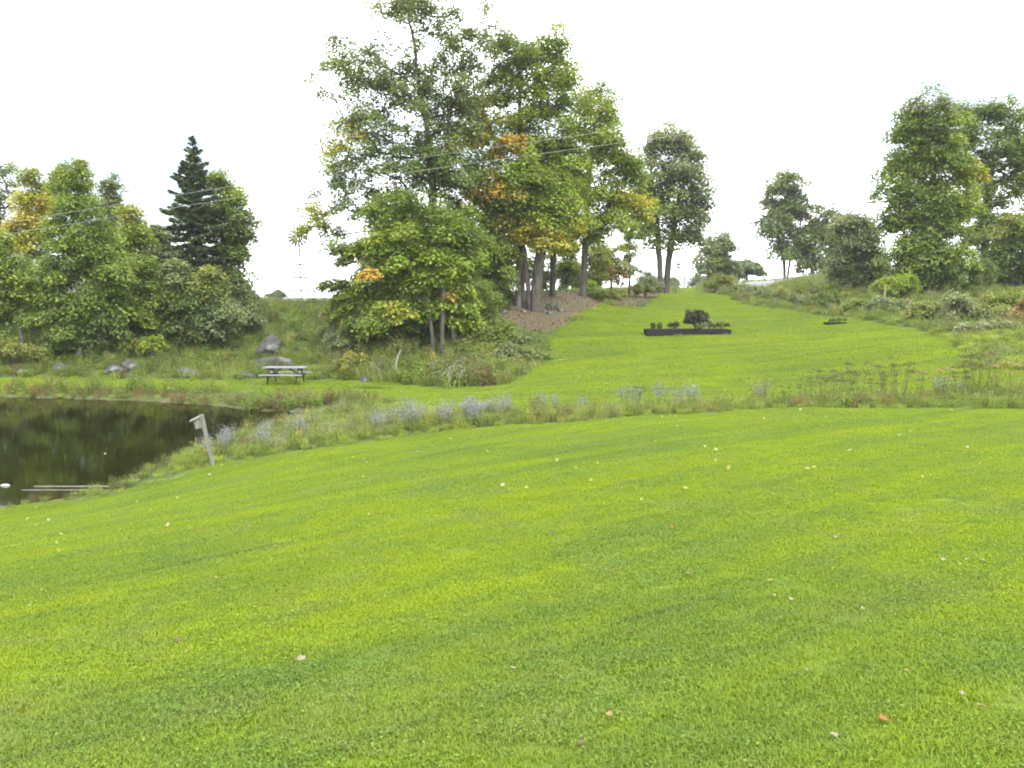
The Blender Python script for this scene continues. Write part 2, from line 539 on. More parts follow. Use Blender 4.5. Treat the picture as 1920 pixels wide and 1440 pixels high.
# ------------------------------------------------------------------ leaves, tubes
def unit(v):
    return v / np.maximum(np.linalg.norm(v, axis=-1, keepdims=True), 1e-9)
def leaf_quads(C, N, size, width=0.34, fold=0.10, along=None):
    n = len(C)
    N = unit(N)
    rnd = RNG.normal(size=(n, 3)) if along is None else along
    t = unit(rnd - (rnd * N).sum(1, keepdims=True) * N)
    b = np.cross(N, t)
    s = np.asarray(size).reshape(-1, 1) * np.ones((n, 1))
    P = np.empty((n, 4, 3))
    P[:, 0] = C - t * s * 0.5
    P[:, 1] = C + b * s * width + N * s * fold
    P[:, 2] = C + t * s * 0.5
    P[:, 3] = C - b * s * width + N * s * fold
    Fq = np.arange(n * 4).reshape(n, 4)
    return P.reshape(-1, 3), Fq
class Tubes:
    def __init__(s): s.V, s.Q, s.n = [], [], 0
    def add(s, pts, rad, sides=5, cap=False):
        pts = np.asarray(pts, float); rad = np.asarray(rad, float)
        k = len(pts)
        t = np.gradient(pts, axis=0); t = unit(t)
        ref = np.array([1.0, 0.13, 0.07]) if abs(t[0][0]) < 0.8 else np.array([0.1, 1.0, 0.1])
        a = unit(np.cross(t, ref)); b = np.cross(t, a)
        th = np.linspace(0, 2 * np.pi, sides, endpoint=False)
        ring = pts[:, None, :] + rad[:, None, None] * (np.cos(th)[None, :, None] * a[:, None, :] + np.sin(th)[None, :, None] * b[:, None, :])
        s.V.append(ring.reshape(-1, 3))
        i = np.arange(k * sides).reshape(k, sides)
        j = np.roll(i, -1, 1)
        s.Q.append((np.stack([i[:-1], j[:-1], j[1:], i[1:]], -1).reshape(-1, 4)) + s.n)
        s.n += k * sides
        if cap:
            for r_, flip in ((i[0], True), (i[-1], False)):
                c = len(s.V[-1])
                s.V.append(np.array([pts[0] if flip else pts[-1]]))
                q = np.stack([r_, np.roll(r_, -1), np.full(sides, 0), np.full(sides, 0)], -1) + (s.n - k * sides)
                cc = s.n
                q[:, 2] = cc; q[:, 3] = cc
                s.T = getattr(s, 'T', []) + [q[:, :3]]
                s.n += 1
                i = i
        return s
    def mesh(s, name, mat, smooth=True):
        V = np.concatenate(s.V); fs = [np.concatenate(s.Q)]
        if getattr(s, 'T', None):
            # caps were numbered after each tube
            fs.append(np.concatenate(s.T))
        return mesh_np(name, V, fs, mat, None, smooth)

# palettes: leaf colours (albedo)
PAL = {
    'maple': [(0.092, 0.134, 0.022), (0.118, 0.160, 0.024), (0.076, 0.114, 0.021)],
    'bright': [(0.135, 0.190, 0.020), (0.160, 0.205, 0.024), (0.110, 0.165, 0.022)],
    'ash': [(0.080, 0.110, 0.045), (0.095, 0.125, 0.045), (0.105, 0.125, 0.060)],
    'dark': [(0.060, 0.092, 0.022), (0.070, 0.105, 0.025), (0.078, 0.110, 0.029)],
    'grey': [(0.098, 0.125, 0.055), (0.115, 0.138, 0.060), (0.085, 0.115, 0.048)],
    'olive': [(0.125, 0.145, 0.030), (0.105, 0.135, 0.028), (0.140, 0.150, 0.038)],
    'yellowgreen': [(0.20, 0.22, 0.028), (0.165, 0.205, 0.026), (0.22, 0.215, 0.035)],
    'yellow': [(0.27, 0.23, 0.030), (0.23, 0.215, 0.030), (0.20, 0.205, 0.028)],
    'orange': [(0.27, 0.165, 0.025), (0.25, 0.19, 0.030), (0.20, 0.17, 0.028)],
    'rust': [(0.14, 0.095, 0.040), (0.12, 0.11, 0.035), (0.17, 0.11, 0.045)],
    'pale': [(0.145, 0.165, 0.085), (0.16, 0.175, 0.10), (0.125, 0.15, 0.07)],
    'purple': [(0.040, 0.046, 0.026), (0.050, 0.052, 0.032), (0.036, 0.052, 0.022)],
}
def make_tree(name, label, cat, base, blobs, trunk_r=0.2, clumps=90, leaves=260, leaf=0.15, spray=0.85, bark='bark', group=None, top=0.8,
              stems=1, lean=None, flat=0.36, crownname='crown', trunkname='trunk', seed=None, depth_k=1.0, shell=0.35):
    """base = (pixel column, distance); blobs = (px, py, rx, ry, palette[, depth shift]) in photograph pixels at that distance."""
    global RNG
    keep = RNG
    RNG = np.random.default_rng(seed if seed is not None else abs(hash_name(label)) % 99991)
    clumps = int(clumps * 1.5); flat = min(0.75, flat * 1.55)
    B = on(*base); d = base[1]
    k = d / F
    root = thing(name, B, label, cat, group)
    C, pal, Rb = [], [], []
    area = np.array([b[2] * b[3] for b in blobs], float)
    for b, a in zip(blobs, area):
        nn = max(2, int(round(clumps * a / area.sum())))
        dz = b[5] if len(b) > 5 else 0.0
        ctr = pix(b[0], b[1], d + dz)
        rr = np.array([b[2] * k, min(b[2], b[3] * 1.3) * k * depth_k, b[3] * k])
        u = unit(RNG.normal(size=(nn, 3)))
        rad = (shell + (1 - shell) * RNG.random((nn, 1)) ** 0.6) * np.where(RNG.random((nn, 1)) < 0.25, RNG.random((nn, 1)), 1)
        rad = rad * np.where(RNG.random((nn, 1)) < 0.14, 1.12 + 0.22 * RNG.random((nn, 1)), 1.0)
        if group == 'trees of the tall clump at the lawn edge': rr = rr * 1.1
        q = ctr + u * rr * rad
        C.append(q); pal += [b[4]] * nn
        Rb += [min(1.0, (rr.min() / 1.2)) ** 0.5] * nn
    C = np.concatenate(C) - B
    gzs = ground(C[:, :2] + B[:2]) - B[2]
    C[:, 2] = np.maximum(C[:, 2], gzs + 0.25)
    Rb = np.array(Rb)
    # skeleton
    H = C[:, 2].max()
    tb = Tubes()
    nodes, parent, tips = [], [], []
    order = None
    cen = C.mean(0)
    for s_ in range(stems):
        off = np.array([0.0, 0.0, -0.3]) + (np.array([RNG.normal() * trunk_r * 1.6, RNG.normal() * trunk_r * 1.2, 0]) if stems > 1 else 0)
        tgt = np.array([cen[0], cen[1], 0]) * (0.5 if lean is None else lean) + np.array([0, 0, H * top])
        if stems == 2:
            off[0] = (s_ - 0.5) * trunk_r * 2.4; tgt = tgt + np.array([(s_ - 0.5) * H * 0.22, 0, 0])
        elif stems > 1: tgt = tgt + np.array([RNG.normal() * H * 0.12, RNG.normal() * H * 0.12, -RNG.random() * H * 0.15])
        m = max(6, int(H / 0.6))
        ts = np.linspace(0, 1, m)
        path = off + (tgt - off) * ts[:, None]
        path[:, :2] = off[:2] + (tgt[:2] - off[:2]) * (ts ** 1.7)[:, None]
        wob = np.cumsum(RNG.normal(size=(m, 2)) * 0.035 * H / 10, 0) * ts[:, None]
        path[:, :2] += wob
        for i in range(m):
            nodes.append(path[i]); parent.append(len(nodes) - 2 if i else -1)
    nodes = [np.array(q) for q in nodes]
    ntrunk = len(nodes)
    low = C[:, 2].min()
    N = np.array(nodes)
    dist0 = np.min(np.linalg.norm(C[:, None] - N[None], axis=2), 1)
    for ci in np.argsort(dist0):
        c = C[ci]
        N = np.array(nodes)
        dv = c - N
        dist = np.linalg.norm(dv, axis=1)
        cost = dist + np.maximum(0, -dv[:, 2] + 0.15 * dist) * 1.6 + (N[:, 2] < 0.2 * H) * 0.6 * H * (stems <= 2)
        j = int(np.argmin(cost))
        a = N[j]
        mseg = max(2, int(dist[j] / 0.7))
        sag = np.array([0, 0, 0.10 * dist[j]])
        prev = j
        for t in np.linspace(0, 1, mseg + 1)[1:]:
            q = a + (c - a) * t + sag * math.sin(math.pi * t) * (0.6 if c[2] > a[2] else 1) + RNG.normal(size=3) * 0.05 * (t < 1)
            nodes.append(q); parent.append(prev); prev = len(nodes) - 1
        tips.append(prev)
    N = np.array(nodes); Pn = np.array(parent)
    w = np.zeros(len(N))
    for t in tips: w[t] += 1
    for i in range(len(N) - 1, 0, -1):
        if Pn[i] >= 0: w[Pn[i]] += w[i]
    w = np.maximum(w, 0.6)
    tot = max(w[0], 1)
    rad = 0.012 + (trunk_r - 0.012) * (w / tot) ** 0.55
    # chains
    kids = {}
    for i, p_ in enumerate(Pn):
        kids.setdefault(int(p_), []).append(i)
    done = set()
    stack = [(int(r_), None) for r_ in kids.get(-1, [])]
    while stack:
        st, par = stack.pop()
        ch = [par, st] if par is not None else [st]
        cur = st
        while cur in kids:
            ks = sorted(kids[cur], key=lambda q: -w[q])
            for o_ in ks[1:]: stack.append((o_, cur))
            cur = ks[0]; ch.append(cur)
        if len(ch) < 2: continue
        rr = rad[ch].copy()
        if par is not None: rr[0] = rr[1]
        if par is None and stems == 1:
            hh = N[ch][:, 2]
            rr = rr * (1 + 0.35 * np.exp(-np.maximum(hh + 0.1, 0) / 0.35))
        tb.add(N[ch], rr, 9 if par is None else (5 if rr[0] > 0.03 else 4))
    obj(trunkname, tb.mesh(trunkname, M[bark]), root)
    # foliage
    n = len(C)
    leaves = int(leaves * 1.06 * LEAF_N); leaf = leaf * 1.15; spray = spray * 1.0
    L = np.full(n, leaves)
    tot_l = int(L.sum())
    ci = np.repeat(np.arange(n), L)
    sr = spray * Rb * (0.75 + 0.5 * RNG.random(n))
    u = RNG.normal(size=(tot_l, 3))
    rr = RNG.random((tot_l, 1)) ** 0.45
    q = unit(u) * rr
    ax = q * sr[ci][:, None]
    ax[:, 2] *= flat
    # tilt each spray outward and let it droop at its rim
    out = unit(C - np.array([cen[0], cen[1], cen[2] - 0.3 * H]))
    tilt = out[ci][:, :2]
    hr = (ax[:, :2] ** 2).sum(1) / np.maximum(sr[ci], 0.1)
    ax[:, 2] += -(ax[:, :2] * tilt).sum(1) * 0.35 - 0.35 * hr
    P = C[ci] + ax
    P += RNG.normal(size=P.shape) * 0.05
    gl = ground(P[:, :2] + B[:2]) - B[2]
    P[:, 2] = np.maximum(P[:, 2], gl + 0.05)
    Nn = np.array([0, 0, 1.0]) * 0.8 + out[ci] * 0.5 + q * 0.4 + RNG.normal(size=P.shape) * 0.5
    sz = leaf * (0.65 + 0.7 * RNG.random(tot_l))
    V, Fq = leaf_quads(P, Nn, sz, 0.42)
    cl = np.empty((n, 3))
    for i in range(n):
        pp = PAL[pal[i]]
        cl[i] = np.array(pp[RNG.integers(len(pp))]) * (0.85 + 0.3 * RNG.random())
    mixed = (RNG.random(tot_l) < 0.22)
    lc = cl[np.where(mixed, RNG.integers(n, size=tot_l), ci)] * (0.86 + 0.28 * RNG.random((tot_l, 1))) * 1.52
    lc[:, 0] *= 0.9 + 0.25 * RNG.random(tot_l)
    obj(crownname, mesh_np(crownname, V, [Fq], M['leaf'], np.repeat(lc, 4, 0)), root)
    RNG = keep
    return root
LEAF_N = 0.82
def hash_name(s):
    h = 5381
    for c in s: h = (h * 33 + ord(c)) & 0x7fffffff
    return h

def make_spruce(label, base, top_py, half_px, low_py, group=None, name='spruce_tree', palette=((0.078, 0.112, 0.044), (0.094, 0.130, 0.052), (0.118, 0.150, 0.068)), detail=1.0):
    rng = np.random.default_rng(hash_name(label) % 9973)
    B = on(*base); d = base[1]; k = d / F
    root = thing(name, B, label, 'tree', group)
    H = pix(base[0], top_py, d)[2] - B[2]
    z0 = max(0.4, pix(base[0], low_py, d)[2] - B[2])
    Rm = half_px * k
    tb = Tubes()
    zz = np.linspace(-0.2, H, 14)
    tb.add(np.stack([np.zeros(14), np.zeros(14), zz], 1), np.linspace(0.02 * H, 0.012, 14), 8)
    Cs, Ns, Ss, Cc, Al = [], [], [], [], []
    z = z0
    while z < H - 0.02:
        t = (z - z0) / (H - z0)
        Lb = Rm * (1 - t) ** 0.95 * 1.15 + 0.06
        nb = 6 if t < 0.85 else 4
        a0 = rng.random() * 6.28
        for bi in range(nb):
            a = a0 + bi * 6.283 / nb + rng.normal() * 0.3; z_ = z; z = z + rng.normal() * 0.07
            L = Lb * (0.5 + 0.75 * rng.random())
            dr = np.array([math.cos(a), math.sin(a)])
            rise = 0.12 + 0.55 * t
            ms = 6
            tt = np.linspace(0, 1, ms)
            P = np.stack([dr[0] * L * tt, dr[1] * L * tt, z + L * (rise * tt - (0.62 - 0.25 * t) * tt ** 1.4 + 0.22 * tt ** 3)], 1)
            tb.add(P, np.linspace(0.012 + 0.012 * L, 0.006, ms), 4)
            n = int((44 + 150 * L) * detail)
            s = rng.random(n) ** 0.7
            pc = np.stack([np.interp(s, tt, P[:, i]) for i in range(3)], 1)
            wd = 0.42 * L * (1 - s) ** 0.6 * s ** 0.3 + 0.07
            lat = rng.uniform(-1, 1, n) * wd
            perp = np.array([-dr[1], dr[0]])
            pc[:, :2] += lat[:, None] * perp
            pc[:, 2] -= np.abs(lat) * 0.35 + rng.random(n) * 0.08
            al = np.column_stack([dr[0] + perp[0] * np.sign(lat) * 0.8, dr[1] + perp[1] * np.sign(lat) * 0.8, -0.3 * np.ones(n)]) + rng.normal(size=(n, 3)) * 0.25
            Cs.append(pc); Al.append(al)
            Ns.append(np.array([0, 0, 1.0]) + rng.normal(size=(n, 3)) * 0.35)
            Ss.append(min(0.27, 0.10 + 0.22 * L) * (0.7 + 0.7 * rng.random(n)))
            c = np.array(palette[rng.integers(len(palette))]) * (0.8 + 0.4 * rng.random())
            Cc.append(c * (0.75 + 0.5 * rng.random((n, 1))))
            z = z_
        z += 0.20 + 0.16 * (1 - t)
    V, Fq = leaf_quads(np.concatenate(Cs), np.concatenate(Ns), np.concatenate(Ss), 0.22, 0.03, np.concatenate(Al))
    obj('trunk', tb.mesh('trunk', M['bark_dark']), root)
    obj('crown', mesh_np('crown', V, [Fq], M['needle'], np.repeat(np.concatenate(Cc), 4, 0)), root)
    return root

# ------------------------------------------------------------------ trees
CG = 'trees of the tall clump at the lawn edge'
make_tree('ash_tree', 'tallest tree of the clump, feathery open grey-green crown cut by the photo top', 'tree', (822, 54),
          [(805, 20, 85, 75, 'ash'), (740, 20, 45, 45, 'pale'), (880, 60, 55, 60, 'ash'), (720, 120, 80, 55, 'ash'), (660, 150, 60, 55, 'ash'), (640, 100, 28, 26, 'ash'),
           (800, 160, 85, 85, 'ash'), (790, 270, 100, 85, 'dark'), (700, 210, 65, 50, 'ash'),
           (655, 235, 42, 38, 'yellowgreen'), (650, 280, 50, 45, 'yellowgreen'), (640, 345, 48, 46, 'ash'), (590, 400, 40, 26, 'yellowgreen'), (562, 428, 22, 24, 'yellowgreen'),
           (610, 440, 28, 26, 'ash'), (690, 360, 60, 50, 'dark'), (770, 380, 90, 70, 'dark'), (855, 330, 60, 80, 'dark'), (862, 150, 50, 60, 'ash'), (865, 235, 48, 55, 'ash'), (835, 290, 60, 55, 'maple'), (905, 310, 36, 55, 'dark'), (710, 290, 60, 45, 'maple'), (850, 400, 60, 40, 'maple')],
          trunk_r=0.28, clumps=360, leaves=170, leaf=0.14, spray=0.8, bark='bark', group=CG, top=0.86)
make_tree('maple_tree', 'broad dense maple right of the tallest tree, orange sprays on its left side', 'tree', (978, 57),
          [(1000, 110, 62, 60, 'maple'), (1045, 105, 38, 55, 'bright'), (950, 110, 40, 45, 'ash'), (950, 190, 75, 60, 'maple'), (1030, 200, 75, 80, 'maple'), (1000, 290, 95, 75, 'bright'),
           (890, 190, 32, 30, 'rust', -2.5), (895, 262, 50, 26, 'orange', -3), (940, 268, 40, 22, 'orange', -3), (935, 340, 42, 28, 'orange', -3), (885, 345, 26, 22, 'orange', -3),
           (920, 225, 50, 30, 'olive', -2), (960, 385, 75, 45, 'maple'), (1030, 370, 70, 60, 'bright'), (1020, 320, 65, 50, 'maple')],
          trunk_r=0.22, clumps=230, leaves=230, leaf=0.15, spray=0.85, bark='bark_pale', group=CG, top=0.8)
make_tree('maple_tree', 'slender maple at the right end of the clump with a bare grey lower trunk', 'tree', (1092, 61),
          [(1130, 200, 34, 40, 'maple'), (1120, 250, 58, 50, 'bright'), (1150, 290, 42, 45, 'maple'), (1095, 190, 30, 25, 'yellow'), (1130, 340, 62, 55, 'maple'), (1180, 370, 36, 40, 'yellowgreen'),
           (1130, 410, 60, 45, 'bright'), (1185, 320, 28, 50, 'maple'), (1095, 430, 40, 40, 'maple'), (1195, 390, 22, 30, 'yellow')],
          trunk_r=0.21, clumps=130, leaves=220, leaf=0.15, spray=0.85, bark='bark', group=CG, top=0.75)
make_tree('maple_tree', 'low front maple with layered bright sprays over a thick double trunk', 'tree', (862, 46.5),
          [(740, 450, 75, 45, 'bright'), (820, 440, 75, 45, 'maple'), (700, 480, 45, 32, 'olive'), (790, 490, 90, 45, 'bright'), (850, 500, 42, 36, 'bright'), (695, 515, 20, 14, 'orange', -2.5),
           (720, 540, 75, 34, 'bright'), (820, 545, 70, 38, 'bright'), (842, 553, 7, 8, 'orange', -1.0), (720, 580, 50, 22, 'yellowgreen', -1), (860, 560, 30, 24, 'bright'), (780, 585, 70, 24, 'maple'),
           (640, 525, 40, 16, 'maple'), (660, 552, 35, 18, 'maple'), (740, 395, 60, 35, 'maple'), (655, 470, 32, 30, 'ash'), (690, 600, 44, 22, 'maple', -1), (645, 575, 36, 18, 'maple'), (875, 590, 32, 26, 'bright'), (830, 598, 40, 22, 'maple', 1), (760, 606, 50, 18, 'olive', 1)],
          trunk_r=0.19, clumps=250, leaves=230, leaf=0.15, spray=0.72, bark='bark_pale', group=CG, top=0.7, stems=2, flat=0.3, lean=0.15)
make_tree('maple_tree', 'thin pale trunk left of the double trunk carrying a small shaded crown', 'tree', (813, 45.5),
          [(760, 520, 50, 50, 'maple', 1.5), (790, 460, 55, 50, 'maple', 1.5), (730, 570, 45, 25, 'maple', 1)], trunk_r=0.10, clumps=40, leaves=190, bark='bark', group=CG)
make_tree('maple_tree', 'thin pale trunk beside the double trunk, its mate close on the left', 'tree', (829, 45.2),
          [(840, 480, 50, 50, 'dark', 2), (860, 430, 45, 50, 'maple', 2)], trunk_r=0.11, clumps=36, leaves=190, bark='bark', group=CG)
make_tree('maple_tree', 'dark trunked tree in the shade between the low front maple and the leaf litter', 'tree', (940, 55),
          [(900, 430, 60, 60, 'maple'), (920, 500, 50, 45, 'maple'), (900, 540, 40, 40, 'dark'), (940, 440, 40, 50, 'olive')], trunk_r=0.17, clumps=70, leaves=200, bark='bark_dark', group=CG)
make_tree('maple_tree', 'straight grey trunk above the leaf litter under yellow low sprays', 'tree', (972, 55.5),
          [(975, 425, 55, 22, 'yellow'), (1000, 445, 50, 20, 'yellowgreen'), (965, 380, 55, 40, 'maple')], trunk_r=0.17, clumps=60, leaves=200, bark='bark_pale', group=CG)
make_tree('maple_tree', 'twin stemmed grey maple third from the right in the clump, golden lower leaves', 'tree', (998, 55),
          [(1020, 430, 45, 28, 'yellow'), (1030, 395, 50, 35, 'bright'), (1000, 350, 50, 40, 'maple')], trunk_r=0.15, clumps=60, leaves=200, bark='bark', group=CG, stems=2)
make_tree('maple_tree', 'dark straight trunk second from the right in the clump, gold and green crown', 'tree', (1036, 59),
          [(1055, 395, 35, 50, 'yellow'), (1060, 440, 24, 26, 'yellowgreen'), (1040, 330, 45, 55, 'maple'), (1075, 330, 35, 55, 'maple')], trunk_r=0.2, clumps=70, leaves=200, bark='bark_dark', group=CG)
make_tree('maple_tree', 'tall grey-green tree with a forked trunk standing by the mown track', 'tree', (1245, 84),
          [(1262, 265, 45, 36, 'pale'), (1225, 280, 34, 36, 'pale'), (1260, 320, 66, 48, 'grey'), (1215, 350, 32, 45, 'grey'), (1290, 370, 46, 46, 'grey'), (1240, 390, 58, 46, 'maple'),
           (1300, 420, 34, 34, 'grey'), (1215, 430, 32, 26, 'maple'), (1260, 440, 50, 24, 'maple'), (1200, 395, 30, 42, 'grey'), (1318, 375, 24, 42, 'grey'), (1300, 310, 26, 40, 'pale')], trunk_r=0.27, clumps=160, leaves=190, leaf=0.2, spray=1.15, bark='bark', top=0.72, stems=2)
make_tree('small_tree', 'thin young tree between the clump and the forked tree, sparse leaves', 'tree', (1180, 74),
          [(1182, 440, 22, 30, 'maple'), (1178, 480, 20, 25, 'grey'), (1185, 510, 14, 16, 'grey')], trunk_r=0.09, clumps=26, leaves=120, leaf=0.15, spray=0.6, bark='bark')
make_tree('small_tree', 'reddish brown and green small tree behind the clump trunks', 'tree', (1146, 72),
          [(1145, 475, 26, 22, 'olive'), (1145, 510, 32, 26, 'rust'), (1150, 490, 22, 20, 'olive'), (1120, 520, 16, 16, 'olive')], trunk_r=0.08, clumps=40, leaves=150, leaf=0.15, spray=0.6, bark='bark_dark')
make_tree('round_tree', 'rounded grey-green tree beyond the gap, left of the gravel road', 'tree', (1346, 118),
          [(1345, 465, 32, 26, 'grey'), (1330, 490, 26, 26, 'olive'), (1360, 495, 26, 24, 'grey'), (1345, 510, 34, 16, 'grey')], trunk_r=0.25, clumps=60, leaves=150, leaf=0.28, spray=1.2)
make_tree('far_tree', 'small far tree right of the rounded tree, in front of the road end', 'tree', (1400, 130),
          [(1398, 498, 18, 12, 'grey'), (1418, 505, 14, 12, 'grey'), (1385, 510, 14, 10, 'grey')], trunk_r=0.2, clumps=30, leaves=120, leaf=0.3, spray=1.1)
make_tree('maple_tree', 'oval dark grey-green tree with several trunks beside the gravel road', 'tree', (1474, 108),
          [(1470, 335, 36, 30, 'grey'), (1455, 375, 34, 36, 'grey'), (1488, 385, 34, 42, 'dark'), (1450, 430, 32, 26, 'dark'), (1490, 440, 32, 34, 'dark'), (1468, 410, 40, 40, 'grey'), (1470, 470, 34, 18, 'dark'), (1505, 480, 26, 24, 'dark')],
          trunk_r=0.17, clumps=110, leaves=180, leaf=0.24, spray=1.2, stems=3, top=0.75)
make_tree('maple_tree', 'yellowing tree just right of the oval roadside tree', 'tree', (1522, 108),
          [(1525, 420, 22, 32, 'olive'), (1538, 435, 16, 12, 'yellow'), (1520, 465, 26, 28, 'dark'), (1555, 430, 24, 30, 'grey'), (1560, 470, 24, 28, 'grey'), (1550, 395, 20, 16, 'grey'), (1545, 500, 30, 14, 'grey'), (1575, 440, 22, 36, 'grey')],
          trunk_r=0.25, clumps=70, leaves=160, leaf=0.24, spray=1.1)
make_tree('bushy_tree', 'soft rounded grey-green tree reaching the ground left of the big right tree', 'tree', (1618, 70),
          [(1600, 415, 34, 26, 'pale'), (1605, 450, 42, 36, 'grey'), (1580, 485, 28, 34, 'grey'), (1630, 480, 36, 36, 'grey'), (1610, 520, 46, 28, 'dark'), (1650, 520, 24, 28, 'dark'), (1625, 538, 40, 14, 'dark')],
          trunk_r=0.2, clumps=120, leaves=200, leaf=0.17, spray=0.9, stems=3, top=0.6)
make_tree('maple_tree', 'big leafy right-hand tree with a pointed crown down to the bank', 'tree', (1735, 61),
          [(1740, 205, 42, 34, 'ash'), (1700, 240, 30, 34, 'maple'), (1760, 245, 52, 42, 'maple'), (1730, 290, 70, 42, 'maple'), (1690, 330, 44, 34, 'maple'), (1770, 320, 50, 46, 'maple'), (1725, 370, 76, 44, 'maple'),
           (1790, 385, 40, 44, 'bright'), (1690, 415, 44, 28, 'dark'), (1750, 430, 68, 42, 'maple'), (1710, 470, 54, 38, 'maple'), (1780, 480, 46, 36, 'bright'), (1730, 515, 62, 30, 'dark'), (1825, 330, 30, 22, 'yellow', 1),
           (1815, 310, 26, 18, 'yellowgreen')],
          trunk_r=0.34, clumps=250, leaves=220, leaf=0.16, spray=0.9, top=0.85)
make_tree('maple_tree', 'tall dark tree at the right photo edge behind the big leafy one', 'tree', (1842, 72),
          [(1830, 210, 50, 26, 'dark'), (1800, 250, 40, 50, 'maple'), (1880, 220, 48, 34, 'maple'), (1850, 270, 55, 44, 'dark'), (1910, 280, 45, 55, 'maple'), (1940, 330, 45, 60, 'maple'), (1880, 340, 55, 44, 'dark'), (1860, 400, 44, 36, 'dark'), (1835, 440, 40, 40, 'dark'), (1820, 380, 30, 40, 'maple'), (1910, 420, 50, 40, 'maple'), (1960, 430, 50, 60, 'maple')],
          trunk_r=0.32, clumps=190, leaves=190, leaf=0.18, spray=1.0, bark='bark_dark', top=0.8)
make_tree('maple_tree', 'low olive-green tree at the right photo edge over dark undergrowth', 'tree', (1905, 66),
          [(1900, 430, 40, 30, 'olive'), (1930, 460, 50, 40, 'maple'), (1890, 480, 36, 28, 'dark'), (1850, 490, 30, 22, 'dark'), (1930, 505, 50, 22, 'dark')],
          trunk_r=0.15, clumps=80, leaves=190, leaf=0.16, spray=0.85, stems=2, top=0.7)
# left bank wood
LG = 'trees on the bank beyond the pond'
make_tree('birch_tree', 'broad dense green birch in front on the pond bank, left half', 'tree', (150, 46),
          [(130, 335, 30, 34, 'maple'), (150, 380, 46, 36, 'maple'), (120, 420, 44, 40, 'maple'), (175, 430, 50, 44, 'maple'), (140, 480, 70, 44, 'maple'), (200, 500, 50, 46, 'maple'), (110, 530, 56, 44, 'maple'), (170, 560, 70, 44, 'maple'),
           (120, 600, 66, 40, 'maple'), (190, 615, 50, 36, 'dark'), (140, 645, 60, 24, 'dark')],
          trunk_r=0.16, clumps=210, leaves=210, leaf=0.125, spray=0.7, bark='birch', group=LG, top=0.85)
make_spruce('dark pointed spruce rising above the bushes on the far bank', (374, 53), 252, 88, 545, LG, detail=0.9)
make_tree('birch_tree', 'yellow-green birch standing just right of the dark spruce', 'tree', (425, 55),
          [(415, 335, 26, 24, 'olive'), (430, 375, 32, 32, 'bright'), (430, 420, 40, 36, 'bright'), (445, 470, 38, 40, 'maple'), (430, 520, 50, 40, 'maple'), (460, 560, 30, 34, 'grey'), (450, 430, 34, 36, 'grey')],
          trunk_r=0.14, clumps=110, leaves=190, leaf=0.14, spray=0.75, bark='bark_pale', group=LG, top=0.85)
make_tree('birch_tree', 'yellowish tree between the broad birch and the spruce', 'tree', (248, 54),
          [(240, 410, 28, 26, 'yellowgreen'), (250, 450, 36, 34, 'bright'), (225, 480, 34, 34, 'bright'), (270, 500, 34, 40, 'maple')], trunk_r=0.12, clumps=60, leaves=180, leaf=0.14, spray=0.75, group=LG)
make_tree('birch_tree', 'grey-green birch filling the gap between the yellowish tree and the spruce', 'tree', (300, 57),
          [(300, 445, 28, 26, 'grey'), (290, 490, 34, 34, 'maple'), (320, 500, 30, 36, 'olive'), (300, 540, 44, 34, 'maple')], trunk_r=0.1, clumps=70, leaves=180, leaf=0.14, spray=0.75, group=LG)
make_tree('poplar_tree', 'narrow grey-green tree peeking out behind the broad birch', 'tree', (212, 60),
          [(208, 345, 18, 20, 'grey'), (215, 385, 26, 30, 'grey'), (195, 420, 26, 30, 'grey')], trunk_r=0.12, clumps=50, leaves=150, leaf=0.14, spray=0.7, group=LG)
make_tree('poplar_tree', 'thin topped brownish tree behind the broad birch tip', 'tree', (150, 60),
          [(150, 310, 12, 18, 'rust'), (155, 340, 18, 22, 'olive'), (110, 320, 16, 20, 'olive'), (100, 360, 26, 30, 'olive')], trunk_r=0.1, clumps=40, leaves=110, leaf=0.13, spray=0.6, group=LG)
make_tree('maple_tree', 'orange-yellow tree left of the broad birch', 'tree', (60, 58),
          [(50, 330, 22, 22, 'olive'), (65, 370, 32, 30, 'yellowgreen'), (55, 410, 36, 30, 'yellow'), (80, 390, 20, 24, 'orange'), (25, 435, 30, 22, 'yellow'), (40, 460, 40, 24, 'yellow'), (70, 440, 30, 30, 'yellowgreen')], trunk_r=0.14, clumps=90, leaves=150, leaf=0.14, spray=0.75, group=LG)
make_tree('poplar_tree', 'thin grey tree at the left photo edge with open twiggy top', 'tree', (8, 62),
          [(10, 330, 24, 30, 'pale'), (0, 380, 26, 34, 'grey'), (-20, 420, 30, 40, 'grey')], trunk_r=0.12, clumps=44, leaves=90, leaf=0.14, spray=0.75, group=LG)
make_tree('birch_tree', 'small birch with a leaning white trunk at the left photo edge', 'tree', (46, 46),
          [(20, 500, 44, 34, 'maple'), (-10, 540, 50, 40, 'maple'), (50, 540, 36, 36, 'bright'), (10, 590, 50, 34, 'maple'), (60, 600, 34, 26, 'dark'), (-40, 610, 50, 34, 'maple'), (0, 455, 36, 34, 'maple'), (-50, 480, 40, 40, 'olive')], trunk_r=0.09, clumps=100, leaves=190, leaf=0.125, spray=0.7, bark='birch', group=LG)
make_tree('bushy_tree', 'grey-green bushy tree in front of the spruce on the bank', 'tree', (345, 49),
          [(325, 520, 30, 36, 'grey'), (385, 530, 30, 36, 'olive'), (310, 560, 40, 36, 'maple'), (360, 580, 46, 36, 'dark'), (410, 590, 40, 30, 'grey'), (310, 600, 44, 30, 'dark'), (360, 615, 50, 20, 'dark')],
          trunk_r=0.1, clumps=150, leaves=200, leaf=0.125, spray=0.7, group=LG, stems=3)
